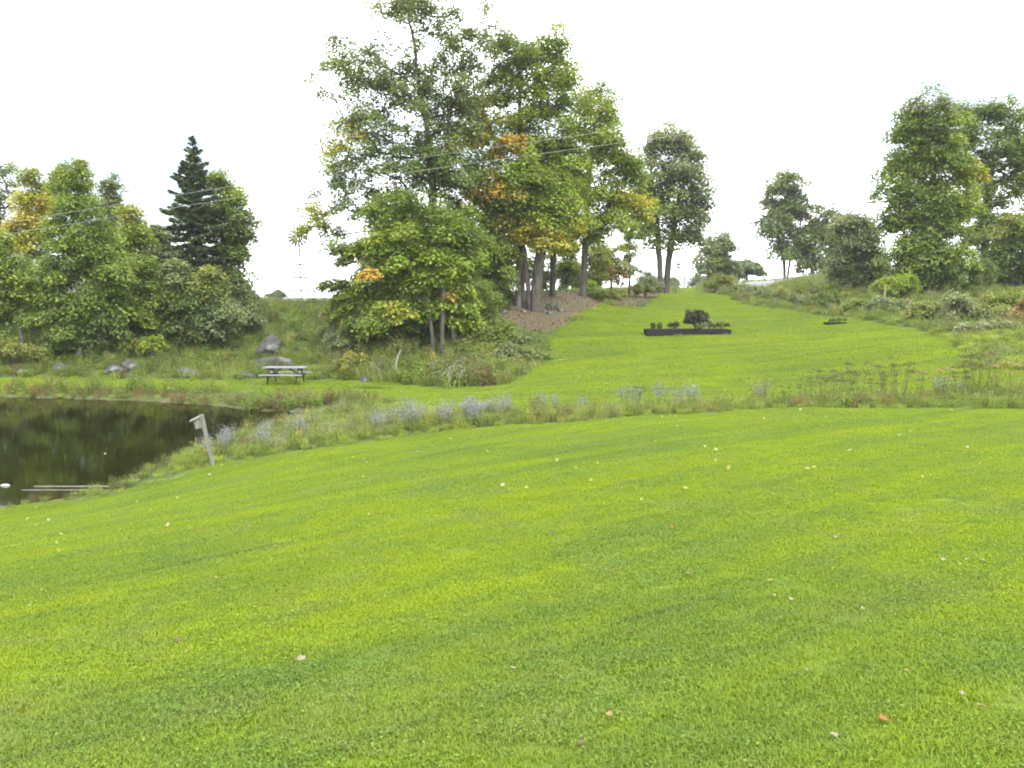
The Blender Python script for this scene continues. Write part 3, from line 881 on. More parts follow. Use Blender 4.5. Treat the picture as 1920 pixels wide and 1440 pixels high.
make_tree('bushy_tree', 'green bushy tree filling the gap left of the grey bushy one', 'tree', (262, 48.5),
          [(260, 520, 34, 36, 'maple'), (245, 570, 36, 34, 'bright'), (280, 590, 34, 30, 'maple'), (255, 620, 44, 24, 'dark')], trunk_r=0.09, clumps=80, leaves=200, leaf=0.125, spray=0.65, group=LG, stems=2)
make_tree('bushy_tree', 'grey-green bush at the right end of the far bank wood', 'tree', (455, 52),
          [(440, 570, 34, 28, 'grey'), (470, 590, 28, 22, 'grey'), (430, 610, 40, 20, 'dark')], trunk_r=0.07, clumps=60, leaves=180, leaf=0.125, spray=0.6, group=LG, stems=3)
make_tree('far_tree', 'tiny far tree on the skyline left of the windmill', 'tree', (520, 150), [(520, 551, 14, 8, 'grey'), (512, 556, 14, 6, 'grey')], trunk_r=0.15, clumps=14, leaves=120, leaf=0.3, spray=1.0)
for i, (px, d, tp, hp, lb) in enumerate([(1283, 190, 512, 5, 'taller far spruce of the small group seen past the forked tree'), (1291, 192, 519, 5, 'shorter far spruce of the small group seen past the forked tree')]):
    make_spruce(lb, (px, d), tp, hp, 545, None, palette=((0.05, 0.075, 0.06), (0.06, 0.085, 0.065)), detail=0.35)
for i, (px, d, blobs, lb) in enumerate([
    (1262, 175, [(1258, 528, 14, 8, 'grey'), (1245, 530, 12, 8, 'grey')], 'low far trees seen between the forked trunks'),
    (1310, 170, [(1308, 526, 14, 10, 'grey'), (1320, 528, 12, 9, 'grey')], 'low far tree closing the mown track on its right'),
    (1215, 170, [(1210, 522, 16, 10, 'pale'), (1225, 526, 14, 10, 'grey')], 'pale far tree left of the forked trunk'),
    (1075, 115, [(1075, 510, 20, 20, 'pale'), (1095, 520, 18, 16, 'grey')], 'pale far tree seen between the clump trunks')]):
    make_tree('far_tree', lb, 'tree', (px, d), blobs, trunk_r=0.2, clumps=26, leaves=130, leaf=0.3, spray=1.2)
for i, (px, d, blobs, lb) in enumerate([
    (1015, 68, [(1012, 480, 30, 34, 'bright'), (1020, 520, 34, 24, 'olive'), (975, 510, 26, 26, 'maple')], 'light green sapling behind the clump, between its grey trunks'),
    (1062, 66, [(1060, 490, 24, 34, 'bright'), (1068, 525, 26, 20, 'grey')], 'green sapling left of the slender maple trunk'),
    (1112, 70, [(1118, 490, 24, 34, 'olive'), (1108, 525, 26, 20, 'bright')], 'olive sapling right of the slender maple trunk')]):
    make_tree('sapling', lb, 'sapling', (px, d), blobs, trunk_r=0.05, clumps=50, leaves=120, leaf=0.13, spray=0.6)

for px, d, blobs, lb in [
    (-200, 47, [(-150, 420, 60, 60, 'maple'), (-210, 500, 80, 70, 'maple'), (-160, 600, 80, 50, 'dark')], 'green trees carrying the pond-bank wood on past the left photo edge'),
    (-370, 47, [(-340, 430, 70, 60, 'maple'), (-400, 520, 80, 70, 'olive'), (-360, 610, 80, 50, 'dark')], 'olive trees farther past the left photo edge on the pond bank'),
    (-40, 60, [(-60, 520, 60, 50, 'dark'), (10, 560, 50, 40, 'dark'), (-80, 590, 60, 30, 'dark')], 'dark thicket behind the small leaning birch at the left photo edge'),
    (90, 58, [(70, 510, 46, 44, 'dark'), (100, 560, 50, 40, 'maple'), (50, 600, 50, 26, 'dark')], 'dark thicket seen left of the broad birch'),
    (225, 58, [(220, 540, 50, 44, 'dark'), (260, 580, 50, 36, 'dark'), (180, 590, 40, 30, 'dark')], 'dark thicket seen right of the broad birch trunk'),
    (330, 60, [(320, 500, 40, 34, 'olive'), (360, 560, 50, 40, 'dark'), (300, 590, 40, 26, 'dark')], 'thicket behind the bushy trees at the spruce foot'),
    (915, 58, [(905, 480, 40, 44, 'maple'), (935, 510, 30, 36, 'olive'), (915, 545, 40, 26, 'dark')], 'leafy thicket behind the shaded dark trunk of the clump')]:
    make_tree('thicket', lb, 'thicket', (px, d), blobs, trunk_r=0.05, clumps=70, leaves=150, leaf=0.15, spray=0.8, stems=3, top=0.6)

# bushes: (px, d, blobs, label)
def bush(px, d, blobs, label, clumps=30, leaf=0.10, spray=0.42, leaves=130, group=None, cat='bush', name='bush'):
    return make_tree(name, label, cat, (px, d), blobs, trunk_r=0.03, clumps=clumps, leaves=leaves, leaf=leaf, spray=spray, stems=4, top=0.6, crownname='foliage', trunkname='stem', bark='bark', group=group, flat=0.6)
BUSHES = [
    (700, 47, [(690, 600, 40, 30, 'olive'), (720, 625, 40, 26, 'olive'), (670, 640, 36, 22, 'grey')], 'olive bush under the left side of the low front maple', 60),
    (760, 48, [(760, 610, 36, 26, 'dark'), (790, 630, 30, 20, 'dark')], 'dark shaded bush behind the curved dead branch', 44),
    (905, 50, [(905, 560, 40, 36, 'maple'), (900, 600, 44, 30, 'maple'), (925, 620, 34, 26, 'olive')], 'large green bush right of the double trunk', 80),
    (900, 43.5, [(890, 680, 40, 20, 'grey'), (930, 670, 36, 22, 'olive'), (960, 660, 30, 20, 'grey')], 'leafy weeds bush on the slope below the large green bush', 60),
    (800, 42, [(790, 695, 36, 16, 'maple'), (830, 690, 30, 16, 'grey')], 'low grey-green bush right of the curved dead branch', 40),
    (700, 43, [(690, 690, 30, 16, 'olive'), (660, 680, 30, 18, 'olive')], 'olive low bush between picnic table and dead branch', 40),
    (290, 46, [(285, 645, 30, 12, 'bright'), (250, 650, 26, 12, 'olive')], 'bright green low bush under the left wood', 30),
    (30, 44, [(20, 650, 36, 16, 'olive'), (60, 660, 30, 14, 'olive'), (-30, 650, 40, 20, 'olive')], 'olive bush at the left photo edge above the mown bank', 44),
    (1690, 58, [(1690, 535, 30, 12, 'bright'), (1660, 540, 20, 10, 'bright')], 'bright yellow-green low bush at the foot of the big right tree', 36),
    (1780, 60, [(1790, 520, 30, 16, 'dark'), (1830, 515, 30, 16, 'dark')], 'dark undergrowth bush right of the big right tree foot', 36),
    (1340, 80, [(1335, 535, 18, 10, 'olive'), (1355, 530, 18, 9, 'olive')], 'low olive bush at the left end of the right-hand bank', 30),
    (1400, 76, [(1395, 552, 26, 10, 'grey'), (1430, 556, 24, 9, 'grey')], 'grey-green bush in front of the gravel road', 34),
    (1480, 68, [(1475, 556, 26, 10, 'olive'), (1510, 560, 24, 9, 'grey')], 'olive bush on the right bank below the roadside trees', 34),
    (1560, 60, [(1555, 565, 28, 10, 'dark'), (1590, 570, 26, 9, 'olive')], 'darker green bush on the right bank left of the pale stalk', 34),
    (1660, 52, [(1650, 578, 28, 10, 'grey'), (1690, 582, 26, 10, 'pale')], 'pale green bush on the right bank below the yellow-green one', 34),
    (1730, 46, [(1725, 590, 26, 10, 'olive'), (1750, 598, 20, 9, 'grey')], 'low bush at the lawn edge left of the white-flowered shrub', 30),
    (1800, 44, [(1795, 580, 26, 18, 'pale'), (1815, 600, 26, 14, 'grey'), (1785, 600, 20, 12, 'pale')], 'whitish flowering shrub on the right bank', 44),
    (1870, 43, [(1870, 585, 34, 20, 'olive'), (1900, 580, 30, 22, 'maple'), (1880, 605, 34, 12, 'dark')], 'dark green shrub at the right photo edge beside the whitish one', 54),
    (1915, 40, [(1915, 605, 20, 16, 'rust'), (1935, 600, 24, 24, 'rust')], 'reddish brown shrub at the right photo edge', 30),
    (1835, 38, [(1830, 625, 34, 8, 'pale'), (1870, 622, 30, 9, 'pale')], 'low grey-green ferny plants in front of the shrubs at right', 34),
    (1890, 68, [(1880, 530, 40, 10, 'olive'), (1930, 528, 40, 10, 'grey')], 'tall rough grass-green bush at right below the edge tree', 34),
    (1210, 74, [(1200, 540, 20, 12, 'olive'), (1225, 535, 18, 14, 'grey')], 'low olive bush at the foot of the forked tree', 30),
    (1120, 66, [(1115, 552, 24, 9, 'olive'), (1150, 554, 26, 8, 'olive')], 'olive weeds bush along the litter path behind the slender maple', 30),
]
BUSHES += [
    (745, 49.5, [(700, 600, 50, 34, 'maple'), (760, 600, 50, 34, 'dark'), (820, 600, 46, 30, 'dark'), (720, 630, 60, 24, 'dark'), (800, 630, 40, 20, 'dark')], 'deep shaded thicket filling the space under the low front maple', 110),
    (660, 50, [(640, 590, 40, 26, 'olive'), (670, 610, 44, 28, 'olive'), (630, 620, 36, 20, 'grey')], 'rounded olive thicket left of the shaded one under the maple', 70),
    (940, 47, [(930, 630, 40, 22, 'maple'), (960, 655, 34, 14, 'grey'), (900, 640, 36, 20, 'olive')], 'leafy green thicket between the double trunk and the lawn edge', 60),
    (980, 43, [(960, 690, 36, 14, 'olive'), (1000, 680, 24, 10, 'grey'), (930, 705, 30, 10, 'bright')], 'low weedy bush at the lawn edge below the leaf litter', 50),
    (860, 41, [(850, 705, 36, 12, 'grey'), (890, 705, 30, 10, 'olive')], 'low grey-green bush at the lawn edge below the double trunk', 40),
    (690, 46, [(650, 640, 40, 20, 'grey'), (690, 655, 36, 16, 'olive')], 'grey-green bush right of the pale-topped boulder', 50),
    (1440, 72, [(1430, 562, 30, 9, 'grey'), (1470, 568, 28, 8, 'maple')], 'green bush at the lawn edge below the road', 36),
    (1530, 62, [(1520, 574, 28, 8, 'olive'), (1500, 566, 24, 8, 'grey')], 'green bush at the lawn edge below the roadside trees', 34),
    (1620, 55, [(1610, 580, 30, 9, 'olive'), (1640, 572, 26, 8, 'maple')], 'green bush at the lawn edge below the pale stalk', 36),
    (1770, 46, [(1765, 588, 26, 10, 'grey'), (1745, 580, 22, 8, 'olive')], 'green bush just left of the whitish shrub', 34),
    (1350, 84, [(1345, 546, 20, 9, 'grey'), (1375, 550, 20, 8, 'olive')], 'grey bush left of the gravel road end', 30),
]
for px, d, bl, lb, cl in BUSHES:
    if px > 1300:
        bl = [(b[0], b[1] - 5, b[2] * 1.2, b[3] * 1.5, *b[4:]) for b in bl]
    bush(px, d, bl, lb, cl)

# ------------------------------------------------------------------ instanced stuff (grass and weeds nobody could count)
def src_obj(name, me):
    return bpy.data.objects.new(name, me)
def blades(n, spread, h, w, cols, bend=0.5, seg=2, disc=False, vary=0.25):
    rng = RNG
    if disc:
        a = rng.random(n) * 6.283; r_ = spread * np.sqrt(rng.random(n))
        base = np.column_stack([np.cos(a) * r_, np.sin(a) * r_, np.zeros(n)])
    else:
        base = np.column_stack([rng.uniform(-spread, spread, (n, 2)), np.zeros(n)])
    hh = h * (0.55 + 0.75 * rng.random(n))
    a = rng.random(n) * 6.283
    dr = np.column_stack([np.cos(a), np.sin(a), np.zeros(n)])
    sd = np.column_stack([-np.sin(a), np.cos(a), np.zeros(n)])
    bd = (bend * (0.3 + rng.random(n)))[:, None] * hh[:, None]
    up = np.array([0, 0, 1.0])
    P = np.empty((n, 5, 3))
    ww = (w * (0.7 + 0.6 * rng.random(n)))[:, None]
    P[:, 0] = base - sd * ww / 2; P[:, 1] = base + sd * ww / 2
    mid = base + dr * bd * 0.35 + up * hh[:, None] * 0.6
    P[:, 2] = mid + sd * ww * 0.42; P[:, 3] = mid - sd * ww * 0.42
    P[:, 4] = base + dr * bd + up * hh[:, None] * (1 - 0.25 * bend)
    i = np.arange(n)[:, None] * 5
    q = i + np.array([0, 1, 2, 3]); t = i + np.array([3, 2, 4])
    cols = np.array(cols)
    c = cols[rng.integers(len(cols), size=n)] * (1 - vary + 2 * vary * rng.random((n, 1)))
    return P.reshape(-1, 3), q, t, np.repeat(c, 5, 0)
def merge(parts, mat, name):
    V, Qs, Ts, Cs, o = [], [], [], [], 0
    for v, q, t, c in parts:
        V.append(v); Cs.append(c)
        if q is not None and len(q): Qs.append(q + o)
        if t is not None and len(t): Ts.append(t + o)
        o += len(v)
    fs = []
    if Qs: fs.append(np.concatenate(Qs))
    if Ts: fs.append(np.concatenate(Ts))
    return mesh_np(name, np.concatenate(V), fs, mat, np.concatenate(Cs))
def turf_patch(name, mat, n, h, w, half, clover=0):
    g = [(1, 1, 1), (0.95, 0.97, 0.95), (1.06, 1.04, 1.0), (0.9, 0.95, 0.9), (1.18, 1.08, 1.4)]
    parts = [blades(n, half, h, w, g, 1.0, vary=0.12)]
    if clover:
        c = np.column_stack([RNG.uniform(-half, half, (clover, 2)), RNG.uniform(0.5, 1.0, clover) * h])
        V, q = leaf_quads(c, np.array([0, 0, 1.0]) + RNG.normal(size=(clover, 3)) * 0.35, 0.015, 0.45, 0.05)
        cc = np.array([(0.8, 0.95, 1.5), (0.95, 1.0, 1.2)])[RNG.integers(2, size=clover)] * (0.8 + 0.4 * RNG.random((clover, 1)))
        parts.append((V, q, None, np.repeat(cc, 4, 0)))
    return src_obj(name, merge(parts, mat, name))
def weed_mesh(name, stems, h, leaf, cols, tipcols=None, blade_n=30, bladecols=None, spread=0.28):
    parts = []
    if blade_n:
        parts.append(blades(blade_n, spread, h * 0.75, 0.012, bladecols or cols, 0.8, disc=True))
    n = stems
    a = RNG.random(n) * 6.283; r_ = spread * np.sqrt(RNG.random(n))
    base = np.column_stack([np.cos(a) * r_, np.sin(a) * r_, np.zeros(n)])
    lean = RNG.normal(size=(n, 2)) * 0.2
    hh = h * (0.5 + 0.6 * RNG.random(n))
    k = 14
    s = np.tile(np.linspace(0.12, 1, k), n)
    bi = np.repeat(np.arange(n), k)
    C = base[bi] + np.column_stack([lean[bi] * (s * hh[bi])[:, None], s * hh[bi]])
    off = RNG.normal(size=(n * k, 3)) * np.array([1, 1, 0.4]) * leaf * 0.7
    C = C + off * (1.2 - 0.6 * s)[:, None]
    V, q = leaf_quads(C, np.array([0, 0, 1.0]) + off * 4 + RNG.normal(size=C.shape) * 0.4, leaf * (1.3 - 0.6 * s) * (0.7 + 0.6 * RNG.random(n * k)), 0.3, 0.08)
    cols = np.array(cols)
    cc = cols[RNG.integers(len(cols), size=n)][bi] * (0.75 + 0.5 * RNG.random((n * k, 1)))
    parts.append((V, q, None, np.repeat(cc, 4, 0)))
    if tipcols:
        m = 16
        bi = np.repeat(np.arange(n), m)
        C = base[bi] + np.column_stack([lean[bi] * hh[bi][:, None], hh[bi]]) + RNG.normal(size=(n * m, 3)) * np.array([0.05, 0.05, 0.07]) * (h / 0.6)
        V, q = leaf_quads(C, RNG.normal(size=C.shape) + np.array([0, 0, 0.6]), 0.035 * (0.7 + 0.6 * RNG.random(n * m)), 0.42, 0.05)
        tcs = np.array(tipcols)
        cc = tcs[RNG.integers(len(tcs), size=n)][bi] * (0.75 + 0.5 * RNG.random((n * m, 1)))
        parts.append((V, q, None, np.repeat(cc, 4, 0)))
    return src_obj(name, merge(parts, M['weed'], name))
def scatter(name, label, pts, rots, scl, sources, weights=None, mat=None):
    n = len(pts)
    me = bpy.data.meshes.new(name)
    me.vertices.add(n)
    me.vertices.foreach_set("co", np.asarray(pts, np.float32).ravel())
    a = me.attributes.new("spin", 'FLOAT_VECTOR', 'POINT'); a.data.foreach_set("vector", np.asarray(rots, np.float32).ravel())
    a = me.attributes.new("size", 'FLOAT', 'POINT'); a.data.foreach_set("value", np.asarray(scl, np.float32))
    a = me.attributes.new("pick", 'INT', 'POINT')
    w = np.ones(len(sources)) if weights is None else np.asarray(weights, float)
    if w.ndim == 1:
        pk = RNG.choice(len(sources), size=n, p=w / w.sum())
    else:
        pk = np.array([RNG.choice(len(sources), p=q / q.sum()) for q in w])
    a.data.foreach_set("value", pk.astype(np.int32))
    o = obj(name, me)
    ng = bpy.data.node_groups.new(name + "_nodes", 'GeometryNodeTree')
    ng.interface.new_socket("Geometry", in_out='INPUT', socket_type='NodeSocketGeometry')
    ng.interface.new_socket("Geometry", in_out='OUTPUT', socket_type='NodeSocketGeometry')
    gi = ng.nodes.new("NodeGroupInput"); go = ng.nodes.new("NodeGroupOutput")
    iop = ng.nodes.new("GeometryNodeInstanceOnPoints")
    jn = ng.nodes.new("GeometryNodeJoinGeometry")
    for s in reversed(sources):
        oi = ng.nodes.new("GeometryNodeObjectInfo")
        oi.inputs[0].default_value = s
        oi.inputs['As Instance'].default_value = True
        ng.links.new(oi.outputs['Geometry'], jn.inputs[0])
    def attr(nm, ty):
        q = ng.nodes.new("GeometryNodeInputNamedAttribute")
        q.data_type = ty
        q.inputs[0].default_value = nm
        return q.outputs[0]
    ng.links.new(gi.outputs[0], iop.inputs['Points'])
    ng.links.new(jn.outputs[0], iop.inputs['Instance'])
    iop.inputs['Pick Instance'].default_value = True
    ng.links.new(attr("pick", 'INT'), iop.inputs['Instance Index'])
    er = ng.nodes.new("FunctionNodeEulerToRotation")
    ng.links.new(attr("spin", 'FLOAT_VECTOR'), er.inputs[0])
    ng.links.new(er.outputs[0], iop.inputs['Rotation'])
    ng.links.new(attr("size", 'FLOAT'), iop.inputs['Scale'])
    ng.links.new(iop.outputs[0], go.inputs[0])
    md = o.modifiers.new("scatter", 'NODES')
    md.node_group = ng
    return tag(o, label, None, None, 'stuff')
def jgrid(lo, hi, step):
    gx = np.arange(lo[0], hi[0], step); gy = np.arange(lo[1], hi[1], step)
    X, Y = np.meshgrid(gx, gy)
    P = np.stack([X.ravel(), Y.ravel()], 1)
    return P + RNG.uniform(-0.5, 0.5, P.shape) * step
def inframe(P, margin=150, zoff=0.0):
    z = ground(P)
    D = CT * P[:, 1] - ST * z
    px = 960 + F * P[:, 0] / np.maximum(D, 0.1)
    py = 720 - F * (CT * z + ST * P[:, 1]) / np.maximum(D, 0.1)
    return (px > -margin) & (px < 1920 + margin) & (py < 1440 + margin * 1.5) & (D > 1.5), z, px
def tilt_rots(P):
    e = 0.3
    gx = (ground(P + [e, 0]) - ground(P - [e, 0])) / (2 * e)
    gy = (ground(P + [0, e]) - ground(P - [0, e])) / (2 * e)
    out = np.empty((len(P), 3))
    for i in range(len(P)):
        nrm = Vector((-gx[i], -gy[i], 1)).normalized()
        q = Vector((0, 0, 1)).rotation_difference(nrm).to_matrix() @ Matrix.Rotation(RNG.random() * 6.283, 3, 'Z')
        out[i] = q.to_euler()
    return out

near_patch = [turf_patch('turf', M['blade_near'], 2200, 0.022, 0.0042, 0.3, 60), turf_patch('turf', M['blade_near'], 2200, 0.025, 0.0042, 0.3, 30), turf_patch('turf', M['blade_near'], 1700, 0.021, 0.0042, 0.3, 320)]
P = jgrid((-16, 1.5), (18, 24), 0.36)
P = P[inpoly(P, near_lawn)]
ok, z, _ = inframe(P)
P, z = P[ok], z[ok]
scatter('lawn_grass', 'short mown grass of the near lawn', np.column_stack([P, z]), tilt_rots(P), 0.9 + 0.35 * RNG.random(len(P)), near_patch, [1, 1, 0.5])
far_patch = [turf_patch('far_turf', M['blade_far'], 900, 0.05, 0.011, 0.45), turf_patch('far_turf', M['blade_far'], 900, 0.055, 0.012, 0.45)]
P = jgrid((-32, 22), (24, 112), 0.55)
P = P[inpoly(P, far_lawn)]
ok, z, _ = inframe(P)
P, z = P[ok], z[ok]
scatter('far_lawn_grass', 'short mown grass of the far lawn', np.column_stack([P, z]), tilt_rots(P), 0.9 + 0.3 * RNG.random(len(P)), far_patch)

GRN = [(0.115, 0.172, 0.026), (0.142, 0.194, 0.030), (0.092, 0.145, 0.024)]
YGR = [(0.195, 0.250, 0.034), (0.225, 0.262, 0.044), (0.160, 0.222, 0.028)]
STR = [(0.24, 0.22, 0.10), (0.21, 0.20, 0.08), (0.19, 0.20, 0.06)]
BRN = [(0.15, 0.095, 0.045), (0.19, 0.12, 0.055), (0.11, 0.08, 0.035)]
OLV = [(0.125, 0.155, 0.036), (0.148, 0.172, 0.045), (0.11, 0.14, 0.032)]
tall_grass = src_obj('tall_grass', merge([blades(110, 0.26, 0.42, 0.010, YGR + GRN, 0.9, disc=True), blades(30, 0.26, 0.5, 0.006, STR, 0.6, disc=True)], M['weed'], 'tall_grass'))
straw_grass = src_obj('straw_grass', merge([blades(90, 0.26, 0.38, 0.009, STR + YGR, 0.9, disc=True), blades(30, 0.26, 0.45, 0.006, STR, 0.6, disc=True)], M['weed'], 'straw_grass'))
lush_grass = src_obj('lush_grass', merge([blades(150, 0.24, 0.30, 0.012, YGR, 1.0, disc=True)], M['weed'], 'lush_grass'))
green_weed = weed_mesh('green_weed', 14, 0.55, 0.085, GRN, None, 24)
olive_weed = weed_mesh('olive_weed', 14, 0.55, 0.08, OLV, [(0.16, 0.16, 0.06), (0.13, 0.13, 0.05)], 30, OLV)
brown_weed = weed_mesh('brown_weed', 12, 0.45, 0.075, BRN, BRN, 30, BRN + STR)
gold_weed = weed_mesh('gold_weed', 12, 0.6, 0.08, OLV, [(0.34, 0.27, 0.04), (0.26, 0.22, 0.05)], 26, YGR)
white_weed = weed_mesh('white_weed', 12, 0.6, 0.07, OLV, [(0.24, 0.235, 0.23), (0.20, 0.20, 0.17)], 26, YGR)
SRC = [tall_grass, straw_grass, lush_grass, green_weed, olive_weed, brown_weed, gold_weed, white_weed]
def put(name, label, P, z, scl, weights):
    rots = np.column_stack([RNG.normal(size=(len(P), 2)) * 0.08, RNG.random(len(P)) * 6.283])
    return scatter(name, label, np.column_stack([P, z - 0.02]), rots, scl, SRC, weights)
# the unmown strip and the near shore
P = jgrid((-16, 15), (18, 34), 0.33)
P = P[inpoly(P, strip_poly) & ~inpoly(P, POND)]
ok, z, px = inframe(P)
P, z, px = P[ok], z[ok], px[ok]
edge = np.minimum(polydist(P, onxy(STRIP_FRONT) + [(40, -25), (-40, -25)]), 2.0)
W = np.zeros((len(P), len(SRC)))
W[:, 0] = 2.2; W[:, 1] = 0.2 + 1.0 * ((px > 1000) & (px < 1380)); W[:, 2] = 0.5 + 2.5 * (edge < 0.5) + 1.5 * (px < 420)
W[:, 3] = 0.35 + 0.6 * (px > 1430); W[:, 4] = 0.4; W[:, 5] = 0.04 + 0.16 * (px > 1430); W[:, 6] = 0.04; W[:, 7] = 0.05 + 0.2 * ((px > 460) & (px < 640))
sc = np.where(edge < 0.5, 0.45, 0.62) * (0.6 + 0.7 * RNG.random(len(P)))
sc *= np.where(px < 330, 0.7, 1.0)
put('strip_weeds', 'unmown strip of tall grass and weeds between the two lawns', P, z, sc, W)
# left bank, under the trees
P = jgrid((-36, 38), (4, 66), 0.62)
ins = inpoly(P, far_lawn) | inpoly(P, litter) | inpoly(P, POND)
P = P[~ins]
ok, z, px = inframe(P)
ok &= (px < 1080)
P, z, px = P[ok], z[ok], px[ok]
W = np.tile(np.array([2.0, 0.25, 0.9, 1.5, 1.0, 0.22, 0.06, 0.05]), (len(P), 1))
put('bank_undergrowth', 'tangled weeds and grass over the bank under the trees', P, z, (0.75 + 0.65 * RNG.random(len(P))) * np.where(P[:, 1] > 57, 0.7, 1.0) * np.where((px > 640) & (px < 930), 1.4, 1.0) * np.where(polydist(P, litter) < 5, 0.42, 1.0), W)
# far shore fringe
P = jgrid((-36, 30), (0, 40), 0.38)
dd = polydist(P, POND)
P = P[~inpoly(P, POND) & (dd < 1.7) & ~inpoly(P, strip_poly)]
ok, z, px = inframe(P)
P, z, px = P[ok], z[ok], px[ok]
W = np.tile(np.array([0.8, 0.4, 0.5, 0.6, 0.6, 1.6, 0.1, 0.05]), (len(P), 1))
W[:, 5] *= np.where(px < 420, 1.0, 0.35); W[:, 3] += 2.0 * (px > 460)
put('shore_weeds', 'brown and green weeds fringing the far pond shore', P, z, np.where(px > 460, 0.9, 0.5) * (0.6 + 0.7 * RNG.random(len(P))), W)
# right bank
P = np.concatenate([jgrid((2, 24), (60, 112), 0.75), jgrid((10, 22), (24, 40), 0.5)])
P = P[~inpoly(P, far_lawn) & ~inpoly(P, litter) & ~inpoly(P, strip_poly) & ~inpoly(P, near_lawn)]
ok, z, px = inframe(P)
ok &= (px > 1070)
P, z, px = P[ok], z[ok], px[ok]
de = polydist(P, far_lawn)
W = np.tile(np.array([1.8, 0.25, 1.2, 1.3, 0.9, 0.10, 0.10, 0.2]), (len(P), 1))
rough = (px > 1760) & (P[:, 1] < 38)
W[rough] = np.array([0.3, 0.05, 3.0, 0.3, 0.1, 0.0, 0.0, 0.02])
sc = np.where(de < 8, 0.9, 0.7) * (0.8 + 0.6 * RNG.random(len(P)))
sc = np.where(rough, 0.75, sc)
rd = np.array([on(p_, d_)[:2] for p_, d_ in [(1375, 82), (1392, 88), (1415, 93), (1440, 98), (1475, 108)]])
keep_ = np.min(np.linalg.norm(P[:, None] - np.repeat(rd, 1, 0)[None], axis=2), 1) > 4.0
P, z, sc, W = P[keep_], z[keep_], sc[keep_], W[keep_]
put('right_bank_weeds', 'tall weeds and rough grass over the right-hand bank', P, z, sc, W)

P = np.array([(PX0, 47.5 - 0.06 - 0.10 * RNG.random()) for PX0 in np.linspace(on(1211, 47.5)[0], on(1373, 47.5)[0], 60)])
P[:, 0] += RNG.normal(size=60) * 0.05
put('bed_edge_grass', 'uncut grass along the foot of the raised bed', P, ground(P), 0.18 + 0.22 * RNG.random(60), [1, 0.1, 2, 0, 0, 0, 0, 0])

# ------------------------------------------------------------------ countable wild plants
AG = 'lavender asters flowering in the unmown strip'
def aster_meshes():
    n = 9
    tb = Tubes()
    C, Nn, S, Cc = [], [], [], []
    Lc, Ln = [], []
    for i in range(n):
        a = RNG.random() * 6.28; l = 0.16 * RNG.random() + 0.02
        h = 0.5 + 0.25 * RNG.random()
        b = np.array([math.cos(a) * 0.08, math.sin(a) * 0.08, -0.03])
        t = np.array([math.cos(a) * (0.08 + l), math.sin(a) * (0.08 + l), h])
        m = (b + t) / 2 + np.array([0, 0, 0.03])
        tb.add([b, m, t], [0.005, 0.004, 0.002], 4)
        for k in range(34):
            s = 0.55 + 0.5 * RNG.random()
            C.append(b + (t - b) * s + RNG.normal(size=3) * np.array([0.075, 0.075, 0.05]))
        for k in range(16):
            s = 0.08 + 0.7 * RNG.random()
            Lc.append(b + (t - b) * s + RNG.normal(size=3) * 0.04)
    C = np.array(C); Lc = np.array(Lc)
    V, q = leaf_quads(C, np.array([0, 0, 0.8]) + RNG.normal(size=C.shape) * 0.6, 0.030 * (0.8 + 0.5 * RNG.random(len(C))), 0.5, 0.02)
    pc = np.array([(0.215, 0.21, 0.235), (0.25, 0.245, 0.265), (0.18, 0.175, 0.215)])[RNG.integers(3, size=len(C))]
    fl = mesh_np('flower_heads', V, [q], M['petal'], np.repeat(pc, 4, 0))
    V, q = leaf_quads(Lc, np.array([0, 0, 1.0]) + RNG.normal(size=Lc.shape) * 0.6, 0.07, 0.16, 0.02)
    lf = mesh_np('foliage', V, [q], M['weed'], np.repeat(np.array(GRN)[RNG.integers(3, size=len(Lc))], 4, 0))
    return tb.mesh('stem', M['green_stem']), fl, lf
AM = [aster_meshes() for _ in range(3)]
ASTER = [
    (725, 23.2, 4, 26, .4, 'at the left end of the strip, nearest the pond tip'), (768, 25, 2, 12, .3, 'just right of the leftmost aster patch'),
    (832, 24, 4, 18, .5, 'left of the biggest aster patch'), (885, 24.4, 4, 18, .4, 'on the left side of the biggest patch'),
    (930, 24.4, 6, 22, .4, 'in the biggest patch, below the foot of the wooded bank'), (892, 22.7, 2, 12, .2, 'low at the lawn edge in front of the biggest patch'),
    (1042, 24.8, 2, 12, .2, 'alone right of the biggest patch'), (1100, 24.6, 1, 4, .2, 'small and alone, left of the raised bed line'),
    (1184, 24.5, 2, 10, .2, 'before the left end of the raised bed'), (1232, 24.4, 1, 4, .2, 'single plant before the raised bed'),
    (1303, 24.4, 3, 14, .2, 'patch before the dark rounded shrub'), (520, 23.4, 4, 22, .4, 'on the pond shore right of the nest box'),
    (425, 23.0, 4, 20, .4, 'greyish, directly right of the nest box post'), (372, 21.8, 2, 10, .3, 'greyish, left of the nest box post'),
    (1430, 24, 1, 5, .2, 'left of the dark seed-headed weeds'), (1760, 23, 2, 20, .3, 'among the straw-coloured stalks at right')]
def part_stuff(o):
    o['kind'] = 'stuff'
    return o
ai = 0
for cx, cd, n, sx, sd, where in ASTER:
    for k in range(n):
        px, d = cx + RNG.normal() * sx, cd + RNG.normal() * sd
        p = on(px, d)
        if p[2] < WATER + 0.08: continue
        t = thing('aster_plant', p, 'pale lavender asters ' + where, 'wildflower', AG, RNG.random() * 6.28)
        s = 0.62 + 0.35 * RNG.random()
        t.scale = (s, s, s)
        for nm, me in zip(('stem', 'flower_heads', 'foliage'), AM[ai % 3]):
            part_stuff(obj(nm, me, t))
        ai += 1

